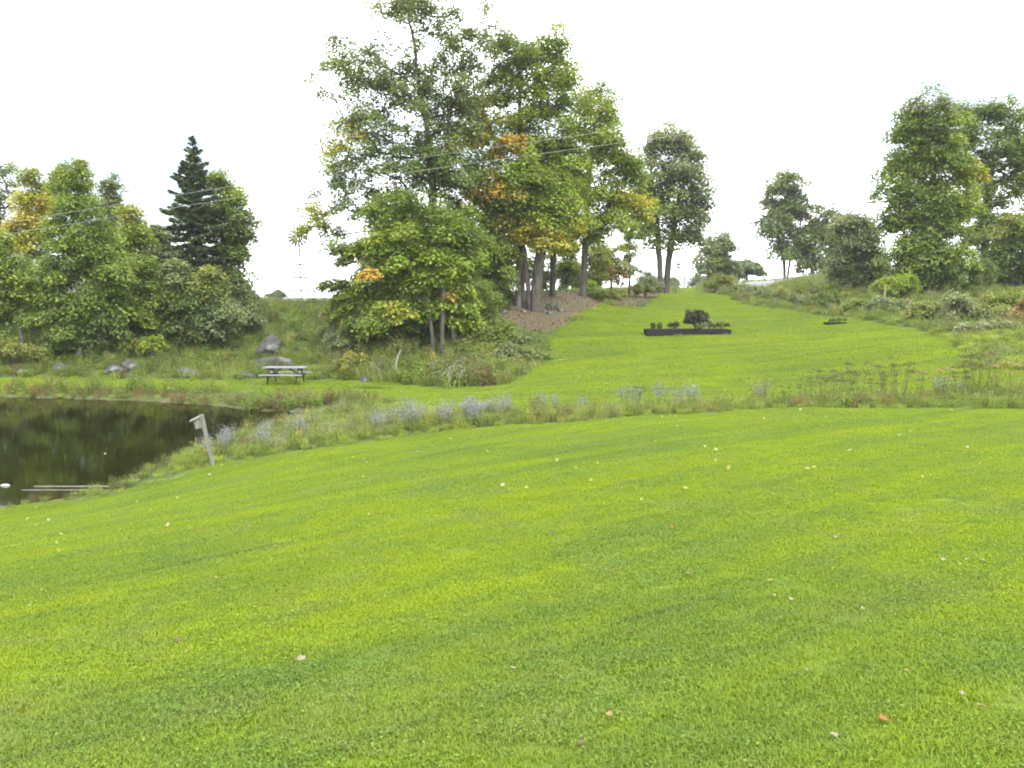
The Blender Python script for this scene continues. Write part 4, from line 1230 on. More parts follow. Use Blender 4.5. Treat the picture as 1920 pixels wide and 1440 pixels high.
def stalk_meshes(dark):
    tb = Tubes(); Hc = []; Lc = []
    n = 7
    for i in range(n):
        a = RNG.random() * 6.28; l = 0.05 + 0.2 * RNG.random()
        h = 0.7 + 0.35 * RNG.random()
        b = np.array([math.cos(a) * 0.07, math.sin(a) * 0.07, -0.03])
        t = np.array([math.cos(a) * (0.07 + l), math.sin(a) * (0.07 + l), h])
        tb.add([b, (b + t) / 2 + np.array([0, 0, .02]), t], [0.006, 0.005, 0.003], 4)
        for k in range(46):
            Hc.append(t + RNG.normal(size=3) * np.array([0.065, 0.065, 0.022]))
        for k in range(16):
            Lc.append(b + (t - b) * (0.1 + 0.8 * RNG.random()) + RNG.normal(size=3) * 0.035)
    Hc, Lc = np.array(Hc), np.array(Lc)
    V, q = leaf_quads(Hc, RNG.normal(size=Hc.shape) + np.array([0, 0, 0.5]), 0.034, 0.42, 0.05)
    hc = np.array([(0.08, 0.08, 0.033), (0.11, 0.095, 0.04), (0.065, 0.075, 0.028)] if dark else [(0.22, 0.16, 0.06), (0.16, 0.15, 0.05), (0.26, 0.22, 0.10)])
    hd = mesh_np('seed_heads', V, [q], M['weed'], np.repeat(hc[RNG.integers(3, size=len(Hc))], 4, 0))
    V, q = leaf_quads(Lc, np.array([0, 0, 1.0]) + RNG.normal(size=Lc.shape) * 0.6, 0.09, 0.14, 0.02)
    lf = mesh_np('foliage', V, [q], M['weed'], np.repeat(np.array(OLV)[RNG.integers(3, size=len(Lc))], 4, 0))
    return tb.mesh('stem', M['green_stem']), hd, lf
SM = [stalk_meshes(True), stalk_meshes(True), stalk_meshes(False)]
STALKS = [(1528, 22.6, 0, 1.0), (1545, 22.8, 1, 1.05), (1565, 22.7, 0, 1.05), (1583, 22.8, 1, 1.0), (1505, 22.7, 0, 0.75), (1475, 22.9, 1, 0.6), (1608, 23, 1, 1.25), (1640, 22.6, 0, 0.9), (1666, 22.8, 1, 1.15), (1684, 22.9, 0, 1.35),
          (1720, 22.6, 2, 0.9), (1760, 22.4, 2, 1.0), (1795, 22.6, 0, 1.0), (1822, 22.8, 1, 1.3), (1842, 22.9, 0, 1.35), (1870, 22.4, 2, 1.0), (1900, 22.3, 2, 1.05), (1918, 22.6, 0, 1.0), (1190, 23.6, 1, 0.75), (1000, 24, 1, 0.6), (1430, 23.5, 2, 0.8)]
STALK_AT = ['second from the left in the dense dark stand right of centre', 'in the middle of the dense dark stand, left half', 'in the middle of the dense dark stand, right half', 'at the right end of the dense dark stand',
            'low at the left of the dense dark stand', 'lowest, farthest left of the dense dark stand', 'single tall one just right of the dense dark stand', 'between the dense stand and the tall round-headed pair',
            'left of the tall round-headed pair', 'tallest with a round head, under the small low bed', 'straw-coloured, right of the tall round-headed one', 'straw-coloured, before the right lawn corner',
            'dark, left of the leaning right-hand pair', 'leaning right-hand pair, left one', 'leaning right-hand pair, right one', 'straw-coloured, right of the leaning pair', 'straw-coloured, close to the right photo edge',
            'dark, cut by the right photo edge', 'low dark one before the raised bed', 'low dark one among the asters at the strip middle', 'straw-coloured, left of the dense dark stand']
for (px, d, k, s), where in zip(STALKS, STALK_AT):
    t = thing('weed_stalk', on(px, d), 'seed-headed weed stalks ' + where, 'weed', 'seed-headed weeds in the unmown strip', RNG.random() * 6.28)
    s *= 0.86
    t.scale = (s, s, s)
    for nm, me in zip(('stem', 'seed_heads', 'foliage'), SM[k]):
        part_stuff(obj(nm, me, t))

# ------------------------------------------------------------------ rocks
def rock(px, d, w_px, h_px, label, name='boulder', sink=0.25, seed=0, yaw=0.0, cat='boulder', moss=False):
    k = d / F
    rx, rz = w_px * k / 2 * 1.2, h_px * k / 2 * 1.15
    ry = rx * 0.8
    bm = bmesh.new()
    bmesh.ops.create_icosphere(bm, subdivisions=4, radius=1)
    off = Vector((seed * 3.1, seed * 1.7, seed * 2.3))
    for v in bm.verts:
        c = v.co.copy()
        f = 1 + 0.28 * mnoise.noise(c * 1.1 + off) + 0.13 * mnoise.noise(c * 2.6 + off) + 0.05 * mnoise.noise(c * 6 + off)
        ce = mnoise.cell(c * 1.6 + off)
        v.co = c * (f + 0.06 * ce)
    # chip flat facets
    rr = random.Random(seed)
    for _ in range(14):
        nrm = Vector((rr.uniform(-1, 1), rr.uniform(-1, 1), rr.uniform(-0.4, 1))).normalized()
        h = rr.uniform(0.5, 0.8)
        for v in bm.verts:
            dd_ = v.co.dot(nrm) - h
            if dd_ > 0: v.co -= nrm * dd_ * 0.97
    for v in bm.verts:
        v.co = Vector((v.co.x * rx, v.co.y * ry, v.co.z * rz * 1.15))
    me = bpy.data.meshes.new(name); bm.to_mesh(me); bm.free()
    me.materials.append(M['moss_rock'] if moss else M['rock'])
    p = on(px, d)
    o = obj(name, me)
    o.location = (p[0], p[1], p[2] + rz * (0.72 - sink))
    o.rotation_euler = (0, 0, yaw)
    return tag(o, label, cat)
rock(504, 48.2, 46, 44, 'large dark grey rounded boulder above the picnic table', seed=21, sink=0.15)
rock(525, 46.0, 74, 26, 'broad flat grey rock on the bank below the large dark boulder', seed=2, sink=0.3)
rock(640, 48.5, 40, 34, 'pale-topped grey boulder half hidden on the bank right of the large dark one', seed=3, sink=0.2)
rock(348, 43.6, 48, 22, 'pointed grey rock with a pale base at the mown bank edge', seed=4, sink=0.25)
rock(248, 44.2, 48, 24, 'dark rock with a pale right side under the broad birch', seed=5, sink=0.25)
rock(214, 43.5, 40, 20, 'pale speckled rock just left of the dark one under the birch', seed=6, sink=0.25)
rock(112, 43.2, 30, 26, 'upright dark rock below the left trees at the bank foot', seed=7, sink=0.2)
rock(40, 43.0, 40, 14, 'low pale rock at the left photo edge on the mown bank', seed=8, sink=0.3)
rock(455, 43.6, 46, 15, 'low pale scatter of rock left of the picnic table', seed=9, sink=0.3)
rock(684, 41.2, 18, 14, 'small grey rock at the lawn edge left of the curved dead branch', seed=10, sink=0.2)
rock(1020, 54.6, 12, 9, 'small grey field stone at the left of the stone heap above the leaf litter', seed=11, sink=0.35)
rock(1034, 55.5, 26, 20, 'mossy dark round stone on the heap above the leaf litter', seed=12, sink=0.3, moss=True)
rock(1030, 54.4, 13, 8, 'pale stone in front of the mossy round stone', seed=13, sink=0.35)
rock(1052, 55.2, 20, 10, 'grey stone at the right of the heap by the slender maple', seed=14, sink=0.4)
rock(962, 54.8, 20, 9, 'dark stone at the foot of the straight grey trunk', seed=15, sink=0.4, moss=True)
rock(982, 54.4, 16, 7, 'pale flat stone at the foot of the twin stemmed maple', seed=16, sink=0.4)
rock(945, 54.0, 14, 8, 'grey stone left of the straight grey trunk foot', seed=17, sink=0.4)

# curved dead branch
def branch():
    pts = [(752, 656), (746, 668), (742.5, 682), (743, 696), (747, 708), (754, 718)]
    d = 41.6
    L = np.array([pix(x, y, d) for x, y in pts])
    L[-1][2] = gz(L[-1][0], d) - 0.05
    b = L[-1].copy()
    tb = Tubes().add(L - b, [0.022, 0.035, 0.042, 0.045, 0.05, 0.055], 7)
    tb.add(np.array([L[3], L[3] + np.array([-0.12, 0.05, 0.22]), L[3] + np.array([-0.16, 0.08, 0.42])]) - b, [0.02, 0.014, 0.008], 5)
    o = obj('dead_branch', tb.mesh('dead_branch', M['deadwood']))
    o.location = b
    tag(o, 'bleached curved dead branch standing against dark undergrowth', 'branch')
branch()

# ------------------------------------------------------------------ made things
def box_bm(bm, lo, hi, bev=0.0):
    lo, hi = Vector(lo), Vector(hi)
    r = bmesh.ops.create_cube(bm, size=1.0)
    for v in r['verts']:
        v.co = Vector(((lo.x + hi.x) / 2 + v.co.x * (hi.x - lo.x), (lo.y + hi.y) / 2 + v.co.y * (hi.y - lo.y), (lo.z + hi.z) / 2 + v.co.z * (hi.z - lo.z)))
    if bev:
        es = list({e for v in r['verts'] for e in v.link_edges})
        bmesh.ops.bevel(bm, geom=es, offset=bev, segments=1, affect='EDGES')
def box(name, lo, hi, mat, parent=None, bev=0.004, rot=None, pivot=None):
    bm = bmesh.new(); box_bm(bm, lo, hi, bev)
    if rot is not None:
        bmesh.ops.rotate(bm, verts=bm.verts, cent=pivot or (0, 0, 0), matrix=rot)
    me = bpy.data.meshes.new(name); bm.to_mesh(me); bm.free()
    me.materials.append(mat)
    return obj(name, me, parent)
def beam(bm, a, b, w, h):
    a, b = Vector(a), Vector(b)
    d = b - a
    r = bmesh.ops.create_cube(bm, size=1.0)
    q = d.to_track_quat('X', 'Z').to_matrix()
    for v in r['verts']:
        v.co = a + d / 2 + q @ Vector((v.co.x * d.length, v.co.y * w, v.co.z * h))
def beam_obj(name, a, b, w, h, mat, parent=None):
    bm = bmesh.new(); beam(bm, a, b, w, h)
    me = bpy.data.meshes.new(name); bm.to_mesh(me); bm.free()
    me.materials.append(mat)
    return obj(name, me, parent)

# picnic table
def picnic():
    p = on(536, 40.6)
    t = thing('picnic_table', p, 'weathered grey wooden picnic table on the mown bank by the pond', 'picnic table', None, R(-3))
    L = 0.98
    for i in range(5):
        y = -0.37 + i * 0.15
        box('top_plank', (-L + 0.01 * (i % 2), y, 0.72), (L - 0.012 * (i % 3), y + 0.142, 0.76), M['grey_wood'], t)
    for s in (-1, 1):
        for j in (0, 1):
            y = s * (0.62 + j * 0.15)
            box('bench_plank', (-L, min(y, y + s * 0.14), 0.42), (L, max(y, y + s * 0.14), 0.46), M['grey_wood'], t)
    for x in (-0.66, 0.66):
        for s in (-1, 1):
            beam_obj('leg', (x, s * 0.68, 0.0), (x, s * 0.24, 0.715), 0.045, 0.09, M['bark_dark'], t)
        box('bench_bearer', (x + 0.025, -0.76, 0.33), (x + 0.065, 0.76, 0.418), M['bark_dark'], t)
        box('top_bearer', (x + 0.025, -0.35, 0.63), (x + 0.065, 0.35, 0.718), M['bark_dark'], t)
        beam_obj('brace', (x - 0.03 * np.sign(x), 0, 0.40), (x * 0.25, 0, 0.70), 0.04, 0.07, M['bark_dark'], t)
picnic()

# raised bed of dark timbers on the far lawn
def planter():
    d = 47.5
    a = on(1213, d); b = on(1371, d)
    cx = (a[0] + b[0]) / 2; Lh = (b[0] - a[0]) / 2
    zb = min(a[2], b[2], gz(cx, d))
    t = thing('raised_bed', (cx, d, zb), 'long dark timber raised bed with plants in the middle of the far lawn', 'raised bed')
    W = 1.1
    for k in range(2):
        z0 = -0.06 + k * 0.235; z1 = z0 + 0.228
        for nm, lo, hi in (('timber', (-Lh, 0, z0), (0.0 + 0.3 * (1 - 2 * k), 0.14, z1)), ('timber', (0.006 + 0.3 * (1 - 2 * k), 0, z0), (Lh, 0.14, z1)),
                           ('timber', (-Lh, W, z0), (Lh, W + 0.14, z1)), ('timber', (-Lh, 0.143, z0), (-Lh + 0.14, W - 0.003, z1)), ('timber', (Lh - 0.14, 0.143, z0), (Lh, W - 0.003, z1))):
            box(nm, lo, hi, M['dark_timber'], t, 0.01)
    box('soil', (-Lh + 0.143, 0.143, 0.1), (Lh - 0.143, W - 0.003, 0.36), M['bark_dark'], t, 0)
    return d + 0.6, cx, zb
PD, PX, PZ = planter()
def bed_plant(name, label, px, blobs, palette_leaf=0.07, clumps=20, leaves=90, cat='plant', spray=0.22):
    r_ = make_tree(name, label, cat, (px, PD), blobs, trunk_r=0.025, clumps=clumps, leaves=leaves, leaf=palette_leaf, spray=spray if cat == 'shrub' else 0.12, stems=3, top=0.6, crownname='foliage', trunkname='stem', bark='bark_dark', flat=0.7)
    return r_
bed_plant('shrub', 'dark rounded shrub, the tallest plant in the raised bed', 1304, [(1305, 590, 18, 12, 'purple'), (1296, 600, 12, 8, 'purple'), (1316, 596, 10, 9, 'purple')], 0.08, 50, 130, 'shrub')
bed_plant('bed_plant', 'low dark leafy plant at the left end of the raised bed', 1224, [(1224, 610, 2.5, 2.5, 'dark')], clumps=6)
bed_plant('bed_plant', 'second low dark plant from the left end of the raised bed', 1237, [(1237, 610, 3, 3, 'dark')], clumps=7)
bed_plant('bed_plant', 'spiky dark plant left of the dark rounded shrub in the raised bed', 1264, [(1258, 610, 4, 3, 'dark'), (1268, 607, 3, 5, 'dark')], clumps=10)
bed_plant('bed_plant', 'grey-green plant right of the dark rounded shrub in the raised bed', 1330, [(1328, 606, 8, 5, 'pale'), (1338, 608, 8, 4, 'grey')], clumps=10)
bed_plant('bed_plant', 'olive plant near the right end of the raised bed', 1353, [(1350, 607, 7, 5, 'olive'), (1362, 608, 6, 4, 'olive')], clumps=10)
bed_plant('bed_plant', 'pale green plant under the front of the dark rounded shrub', 1312, [(1312, 609, 10, 4, 'pale', -0.3)], clumps=8)

# small low bed further right
def lowbed():
    d = 48.5
    p = on(1571, d)
    t = thing('low_bed', p, 'small low dark timber bed on the far lawn near the right bank', 'low bed')
    box('timber', (-0.52, 0, -0.03), (0.52, 0.10, 0.13), M['dark_timber'], t, 0.008)
    box('timber', (-0.52, 0.7, -0.03), (0.52, 0.8, 0.13), M['dark_timber'], t, 0.008)
    box('timber', (-0.52, 0.103, -0.03), (-0.42, 0.697, 0.13), M['dark_timber'], t, 0.008)
    box('timber', (0.42, 0.103, -0.03), (0.52, 0.697, 0.13), M['dark_timber'], t, 0.008)
    box('corner_peg', (-0.52, -0.053, -0.03), (-0.46, -0.003, 0.30), M['dark_timber'], t, 0.005)
    PD0 = d + 0.4
    make_tree('bed_plant', 'sparse low green plants in the small low bed', 'plant', (1571, PD0), [(1565, 610, 10, 2, 'dark'), (1580, 611, 8, 2, 'grey')], trunk_r=0.01, clumps=10, leaves=60, leaf=0.05, spray=0.14, stems=3, crownname='foliage', trunkname='stem')
lowbed()

# nest box on a leaning post
def nest_box():
    p = on(399, 20.7)
    t = thing('nest_box', p, 'weathered nest box on a leaning pale post at the pond edge', 'nest box', None, R(20))
    k = 20.7 / F
    top = np.array([-0.21, 0.0, 97 * k])
    tilt = math.atan2(0.21, 97 * k)
    rot = Matrix.Rotation(-tilt, 3, 'Y')
    H = top[2] / math.cos(tilt)
    def tb(name, lo, hi, mat, extra=None):
        bm = bmesh.new(); box_bm(bm, lo, hi, 0.004)
        if extra is not None: bmesh.ops.rotate(bm, verts=bm.verts, cent=extra[0], matrix=extra[1])
        bmesh.ops.rotate(bm, verts=bm.verts, cent=(0, 0, 0), matrix=rot)
        me = bpy.data.meshes.new(name); bm.to_mesh(me); bm.free(); me.materials.append(mat)
        return obj(name, me, t)
    tb('post', (-0.048, -0.045, -0.3), (0.048, 0.045, H), M['post_wood'])
    x1 = -0.051
    w = 0.155
    tb('front_board', (x1 - w, -0.08, H - 0.30), (x1 - w + 0.02, 0.08, H - 0.07), M['post_wood'])
    tb('back_board', (x1 - 0.02, -0.08, H - 0.30), (x1, 0.08, H - 0.03), M['post_wood'])
    tb('side_board', (x1 - w + 0.022, -0.08, H - 0.30), (x1 - 0.022, -0.062, H - 0.05), M['post_wood'])
    tb('side_board', (x1 - w + 0.022, 0.062, H - 0.30), (x1 - 0.022, 0.08, H - 0.05), M['post_wood'])
    tb('floor_board', (x1 - w + 0.022, -0.06, H - 0.30), (x1 - 0.022, 0.06, H - 0.285), M['post_wood'])
    tb('roof_board', (x1 - w - 0.09, -0.125, H - 0.045), (x1 + 0.005, 0.125, H - 0.022), M['post_wood'], ((x1, 0, H - 0.03), Matrix.Rotation(R(-16), 3, 'Y')))
    bm = bmesh.new()
    bmesh.ops.create_cone(bm, cap_ends=True, segments=16, radius1=0.02, radius2=0.02, depth=0.006)  # solid dark disc; the shade inside the hole is put into its colour
    bmesh.ops.rotate(bm, verts=bm.verts, cent=(0, 0, 0), matrix=Matrix.Rotation(R(90), 3, 'Y'))
    bmesh.ops.translate(bm, verts=bm.verts, vec=(x1 - w - 0.002, 0, H - 0.14))
    bmesh.ops.rotate(bm, verts=bm.verts, cent=(0, 0, 0), matrix=rot)
    me = bpy.data.meshes.new('hole_shade_disc'); bm.to_mesh(me); bm.free(); me.materials.append(M['bark_dark'])
    obj('hole_shade_disc', me, t)
nest_box()

# planks floating at the near shore
def float_plank(px0, px1, v, label, w=0.14):
    a = water_xy(px0, v); b = water_xy(px1, v)
    L = math.hypot(b[0] - a[0], b[1] - a[1])
    ang = math.atan2(b[1] - a[1], b[0] - a[0])
    o = box('plank', (0, 0, -0.03), (L, w, 0.010), M['bark_pale'], None, 0.006)
    o.location = (a[0], a[1], WATER)
    o.rotation_euler = (0, 0, ang)
    tag(o, label, 'plank', None)
float_plank(62, 232, 913, 'pale plank floating on the dark pond by the near shore, farther of the two', 0.09)
float_plank(40, 205, 919.5, 'pale plank floating on the dark pond by the near shore, nearer of the two', 0.06)
def white_shape(px, v, s, label):  # flattened white ellipsoid lying at the water surface
    a = water_xy(px, v)
    bm = bmesh.new()
    bmesh.ops.create_uvsphere(bm, u_segments=20, v_segments=12, radius=1)
    for vv in bm.verts:
        vv.co = Vector((vv.co.x * s, vv.co.y * s * 0.45, max(vv.co.z, -0.6) * s * 0.32))
    me = bpy.data.meshes.new('float'); bm.to_mesh(me); bm.free(); me.materials.append(M['white_paint'])
    me.polygons.foreach_set("use_smooth", np.ones(len(me.polygons), bool))
    o = obj('float', me); o.location = (a[0], a[1], WATER + 0.01)
    tag(o, label, 'float')
white_shape(10, 911, 0.11, 'white rounded shape on the pond at the left photo edge')
white_shape(197, 851, 0.035, 'tiny white speck floating in mid pond')

# windmill
def windmill():
    d = 90.0
    p = on(566, d); k = d / F
    t = thing('windmill', p, 'small metal farm windmill with a many-bladed wheel on the far bank skyline', 'windmill')
    H = pix(558, 444, d)[2] - p[2]
    top = np.array([-0.12, 0, H])
    hw = 1.25
    def leg_at(sx, sy, z):
        f = z / (H - 0.5)
        return np.array([sx * (hw * (1 - f) + 0.13 * f) - 0.10 * f, sy * (hw * (1 - f) + 0.13 * f), z])
    for sx in (-1, 1):
        for sy in (-1, 1):
            o = Tubes().add([leg_at(sx, sy, -0.2), leg_at(sx, sy, H - 0.4)], [0.018, 0.014], 6).mesh('leg', M['wire'])
            obj('leg', o, t)
    for v, th in ((545, 0.13), (520, 0.13), (496, 0.11), (478, 0.07), (470, 0.07)):
        z = pix(560, v, d)[2] - p[2]
        for a, b in (((-1, -1), (1, -1)), ((-1, 1), (1, 1)), ((-1, -1), (-1, 1)), ((1, -1), (1, 1))):
            A, Bq = leg_at(*a, z), leg_at(*b, z)
            e = (Bq - A) * 0.03
            beam_obj('girt', A - e, Bq + e, 0.08, th, M['galv'], t)
    obj('pump_rod', Tubes().add([(0, 0, -0.1), (top[0], 0, H)], [0.055, 0.075], 8).mesh('pump_rod', M['galv']), t)
    hub = bmesh.new()
    bmesh.ops.create_cone(hub, cap_ends=True, segments=16, radius1=0.16, radius2=0.12, depth=0.4)
    bmesh.ops.rotate(hub, verts=hub.verts, cent=(0, 0, 0), matrix=Matrix.Rotation(R(90), 3, 'X'))
    bmesh.ops.translate(hub, verts=hub.verts, vec=(top[0], -0.25, H))
    me = bpy.data.meshes.new('hub'); hub.to_mesh(me); hub.free(); me.materials.append(M['galv'])
    obj('hub', me, t)
    RW = 1.02
    n = 16
    for i in range(n):
        a = i * 2 * math.pi / n + 0.1
        u = np.array([math.cos(a), 0, math.sin(a)]); s = np.array([-math.sin(a), 0, math.cos(a)])
        c = np.array([top[0], -0.42, H])
        V = []
        for r_, w_ in ((0.30, 0.055), (0.66, 0.085), (RW, 0.105)):
            for sg in (-1, 1):
                for th in (-0.006, 0.006):
                    V.append(c + u * r_ + s * sg * w_ + np.array([0, sg * w_ * 0.5 + th, 0]))
        V = np.array(V)
        Q = []
        for j in (0, 1):
            o_ = j * 4
            Q += [(o_, o_ + 2, o_ + 6, o_ + 4), (o_ + 1, o_ + 5, o_ + 7, o_ + 3), (o_, o_ + 4, o_ + 5, o_ + 1), (o_ + 2, o_ + 3, o_ + 7, o_ + 6)]
        Q += [(0, 1, 3, 2), (8, 10, 11, 9)]
        b = obj('blade', mesh_np('blade', V, [np.array(Q)], M['galv']), t)
    for rr, nm in ((0.34, 'wheel_ring'), (0.84, 'wheel_ring')):
        th = np.linspace(0, 2 * np.pi, 33)
        L = np.stack([top[0] + rr * np.cos(th), np.full(33, -0.40), H + rr * np.sin(th)], 1)
        obj(nm, Tubes().add(L, np.full(33, 0.012), 5).mesh(nm, M['galv']), t)
    bm = bmesh.new()
    beam(bm, (top[0], 0, H), (top[0] + 0.3, 1.3, H), 0.03, 0.04)
    me = bpy.data.meshes.new('tail_boom'); bm.to_mesh(me); bm.free(); me.materials.append(M['galv']); obj('tail_boom', me, t)
    V = []
    for x in (-0.008, 0.008):
        for y, z in ((1.0, -0.12), (1.9, -0.32), (1.9, 0.32), (1.0, 0.12)):
            V.append((top[0] + 0.23 * y + x, y, H + z))
    Q = np.array([(0, 1, 2, 3), (7, 6, 5, 4), (0, 4, 5, 1), (1, 5, 6, 2), (2, 6, 7, 3), (3, 7, 4, 0)])
    obj('tail_vane', mesh_np('tail_vane', V, [Q], M['galv']), t)
windmill()

# twin-tier bird house on a slim pole beside the mown track
def bird_house():
    d = 88.0
    p = on(1271, d); k = d / F
    t = thing('bird_house', p, 'two-tier bird house on a slim pole right of the forked tree', 'bird house')
    z1 = pix(1271, 502, d)[2] - p[2]; z2 = pix(1271, 496, d)[2] - p[2]
    obj('pole', Tubes().add([(0, 0, -0.2), (0, 0, z2)], [0.022, 0.018], 8).mesh('pole', M['white_paint']), t)
    for z, w in ((z1, 0.14), (z2, 0.15)):
        bm = bmesh.new()
        box_bm(bm, (-w, -w, z - 0.08), (w, w, z + 0.06))
        me = bpy.data.meshes.new('house_body'); bm.to_mesh(me); bm.free(); me.materials.append(M['dark_timber'])
        b = obj('house_body', me, t)
        V = [(-w * 1.2, -w * 1.2, z + 0.062), (w * 1.2, -w * 1.2, z + 0.062), (w * 1.2, w * 1.2, z + 0.062), (-w * 1.2, w * 1.2, z + 0.062), (0, -w * 1.2, z + 0.16), (0, w * 1.2, z + 0.16)]
        me = mesh_np('roof', V, [np.array([(3, 2, 1, 0), (0, 4, 5, 3), (1, 2, 5, 4)]), np.array([(0, 1, 4), (2, 3, 5)])], M['dark_timber'])
        obj('roof', me, b)
bird_house()
# white marker post by the roadside trees, pale stalk on the bank
def marker():
    p = on(1465, 100)
    o = box('marker_post', (-0.16, -0.05, -0.2), (0.16, 0.05, 1.0), M['white_paint'], None, 0.03)
    o.location = p
    tag(o, 'short white marker post under the oval roadside tree', 'post')
marker()
def pale_stalk():
    p = on(1658, 56)
    t = thing('mullein_stalk', p, 'tall pale mullein stalk standing on the right bank', 'plant')
    obj('stem', Tubes().add([(0, 0, -0.05), (0.01, 0, 0.7), (0.0, 0, 1.25)], [0.035, 0.03, 0.02], 7).mesh('stem', M['deadwood']), t)
    n = 160
    z = 0.5 + 0.8 * RNG.random(n)
    a = RNG.random(n) * 6.28
    C = np.column_stack([np.cos(a) * 0.05, np.sin(a) * 0.05, z])
    V, q = leaf_quads(C, np.column_stack([np.cos(a), np.sin(a), 0.4 * np.ones(n)]), 0.07, 0.4, 0.05)
    obj('seed_head', mesh_np('seed_head', V, [q], M['weed'], np.repeat(np.array([(0.34, 0.34, 0.2)]) * (0.8 + 0.4 * RNG.random((n, 1))), 4, 0)), t)
pale_stalk()

# overhead wires
def wire(pts, r_, label, group, sag=0.0):
    L = np.array([pix(*q) for q in pts])
    c = L[0].copy()
    tt = np.linspace(0, len(L) - 1, 40)
    # smooth through the surveyed points with a parabola fit in each coordinate
    s = np.arange(len(L))
    u = L[:, 0]
    uu = np.linspace(u[0], u[-1], 40)
    y = np.polyval(np.polyfit(u, L[:, 1], 1), uu)
    z = np.polyval(np.polyfit(u, L[:, 2], 2), uu)
    Q = np.column_stack([uu, y, z])
    c = Q[0].copy()
    o = obj('overhead_wire', Tubes().add(Q - c, np.full(40, r_), 6).mesh('overhead_wire', M['wire']))
    o.location = c
    tag(o, label, 'wire', group)
WG = 'overhead wires crossing before the trees'
wire([(-250, 458, 39), (65, 411, 40), (200, 392, 40.3), (753, 301, 42), (1123, 249, 43.2), (1500, 200, 44.5), (2150, 130, 46)], 0.010, 'upper of the two thin wires crossing in front of the trees', WG)
wire([(-250, 476, 39), (108, 429, 40), (408, 382, 41), (695, 334, 41.8), (1142, 270, 43.2), (1500, 222, 44.5), (2150, 152, 46)], 0.0105, 'lower of the two thin wires crossing in front of the trees', WG)
wire([(330, 500, 66), (505, 482, 68), (610, 467, 69), (760, 443, 71), (1000, 400, 74)], 0.022, 'thin far wire passing behind the clump near the windmill', None)

# ------------------------------------------------------------------ fallen leaves
LEAFCOL = {}
def leaf_mat(name, c):
    m, n, l, p = new_mat('fallen_leaf_' + name)
    a = tex_noise(n, l, 40, 4)
    r_ = ramp(n, [(0.3, tuple(v * 0.7 for v in c)), (0.7, c)])
    l.new(a.outputs[0], r_.inputs[0]); l.new(r_.outputs[0], p.inputs['Base Color'])
    p.inputs['Roughness'].default_value = 0.7
    LEAFCOL[name] = m
leaf_mat('cream', (0.21, 0.18, 0.11)); leaf_mat('brown', (0.10, 0.065, 0.02)); leaf_mat('orange', (0.22, 0.09, 0.018)); leaf_mat('yellow', (0.23, 0.22, 0.055)); leaf_mat('tan', (0.22, 0.15, 0.07))
def fallen_mesh(cname, seed):
    rr = random.Random(seed)
    half = [(0.0, -0.5), (0.10, -0.36), (0.34, -0.40), (0.30, -0.20), (0.52, 0.02), (0.28, 0.06), (0.36, 0.30), (0.14, 0.22), (0.0, 0.55)]
    outl = half + [(-x, y) for x, y in half[-2:0:-1]]
    bm = bmesh.new()
    c = bm.verts.new((0, 0, 0.0))
    curl = rr.uniform(0.3, 0.9)
    vs_ = []
    for x, y in outl:
        r2 = x * x + y * y
        vs_.append(bm.verts.new((x, y, curl * r2 * 0.8 + rr.uniform(-0.06, 0.10))))
    for i in range(len(vs_)):
        bm.faces.new((c, vs_[i], vs_[(i + 1) % len(vs_)]))
    bm.normal_update()
    r = bmesh.ops.extrude_face_region(bm, geom=bm.faces[:])
    for v in r['geom']:
        if isinstance(v, bmesh.types.BMVert): v.co.z -= 0.015
    me = bpy.data.meshes.new('fallen_leaf'); bm.to_mesh(me); bm.free()
    me.materials.append(LEAFCOL[cname])
    return me
FM = {k: [fallen_mesh(k, i + j * 10) for i in range(3)] for j, k in enumerate(LEAFCOL)}
def hit(px, py):
    lo, hi = 2.0, 120.0
    for dd_ in np.linspace(2.0, 110, 900):
        q = pix(px, py, dd_)
        if q[2] < gz(q[0], q[1]):
            hi = dd_; break
        lo = dd_
    for _ in range(18):
        m = (lo + hi) / 2
        q = pix(px, py, m)
        if q[2] < gz(q[0], q[1]): hi = m
        else: lo = m
    return pix(px, py, hi)
def fallen(px, py, size, cname, label, group=None):
    q = hit(px, py)
    o = obj('fallen_leaf', random.choice(FM[cname]))
    o.location = (q[0], q[1], q[2] + 0.026)
    o.rotation_euler = (random.uniform(-0.35, 0.35), random.uniform(-0.35, 0.35), random.uniform(0, 6.28))
    o.scale = (size * 0.62, size * random.uniform(0.35, 0.62), size * 0.7)
    tag(o, label, 'leaf', group)
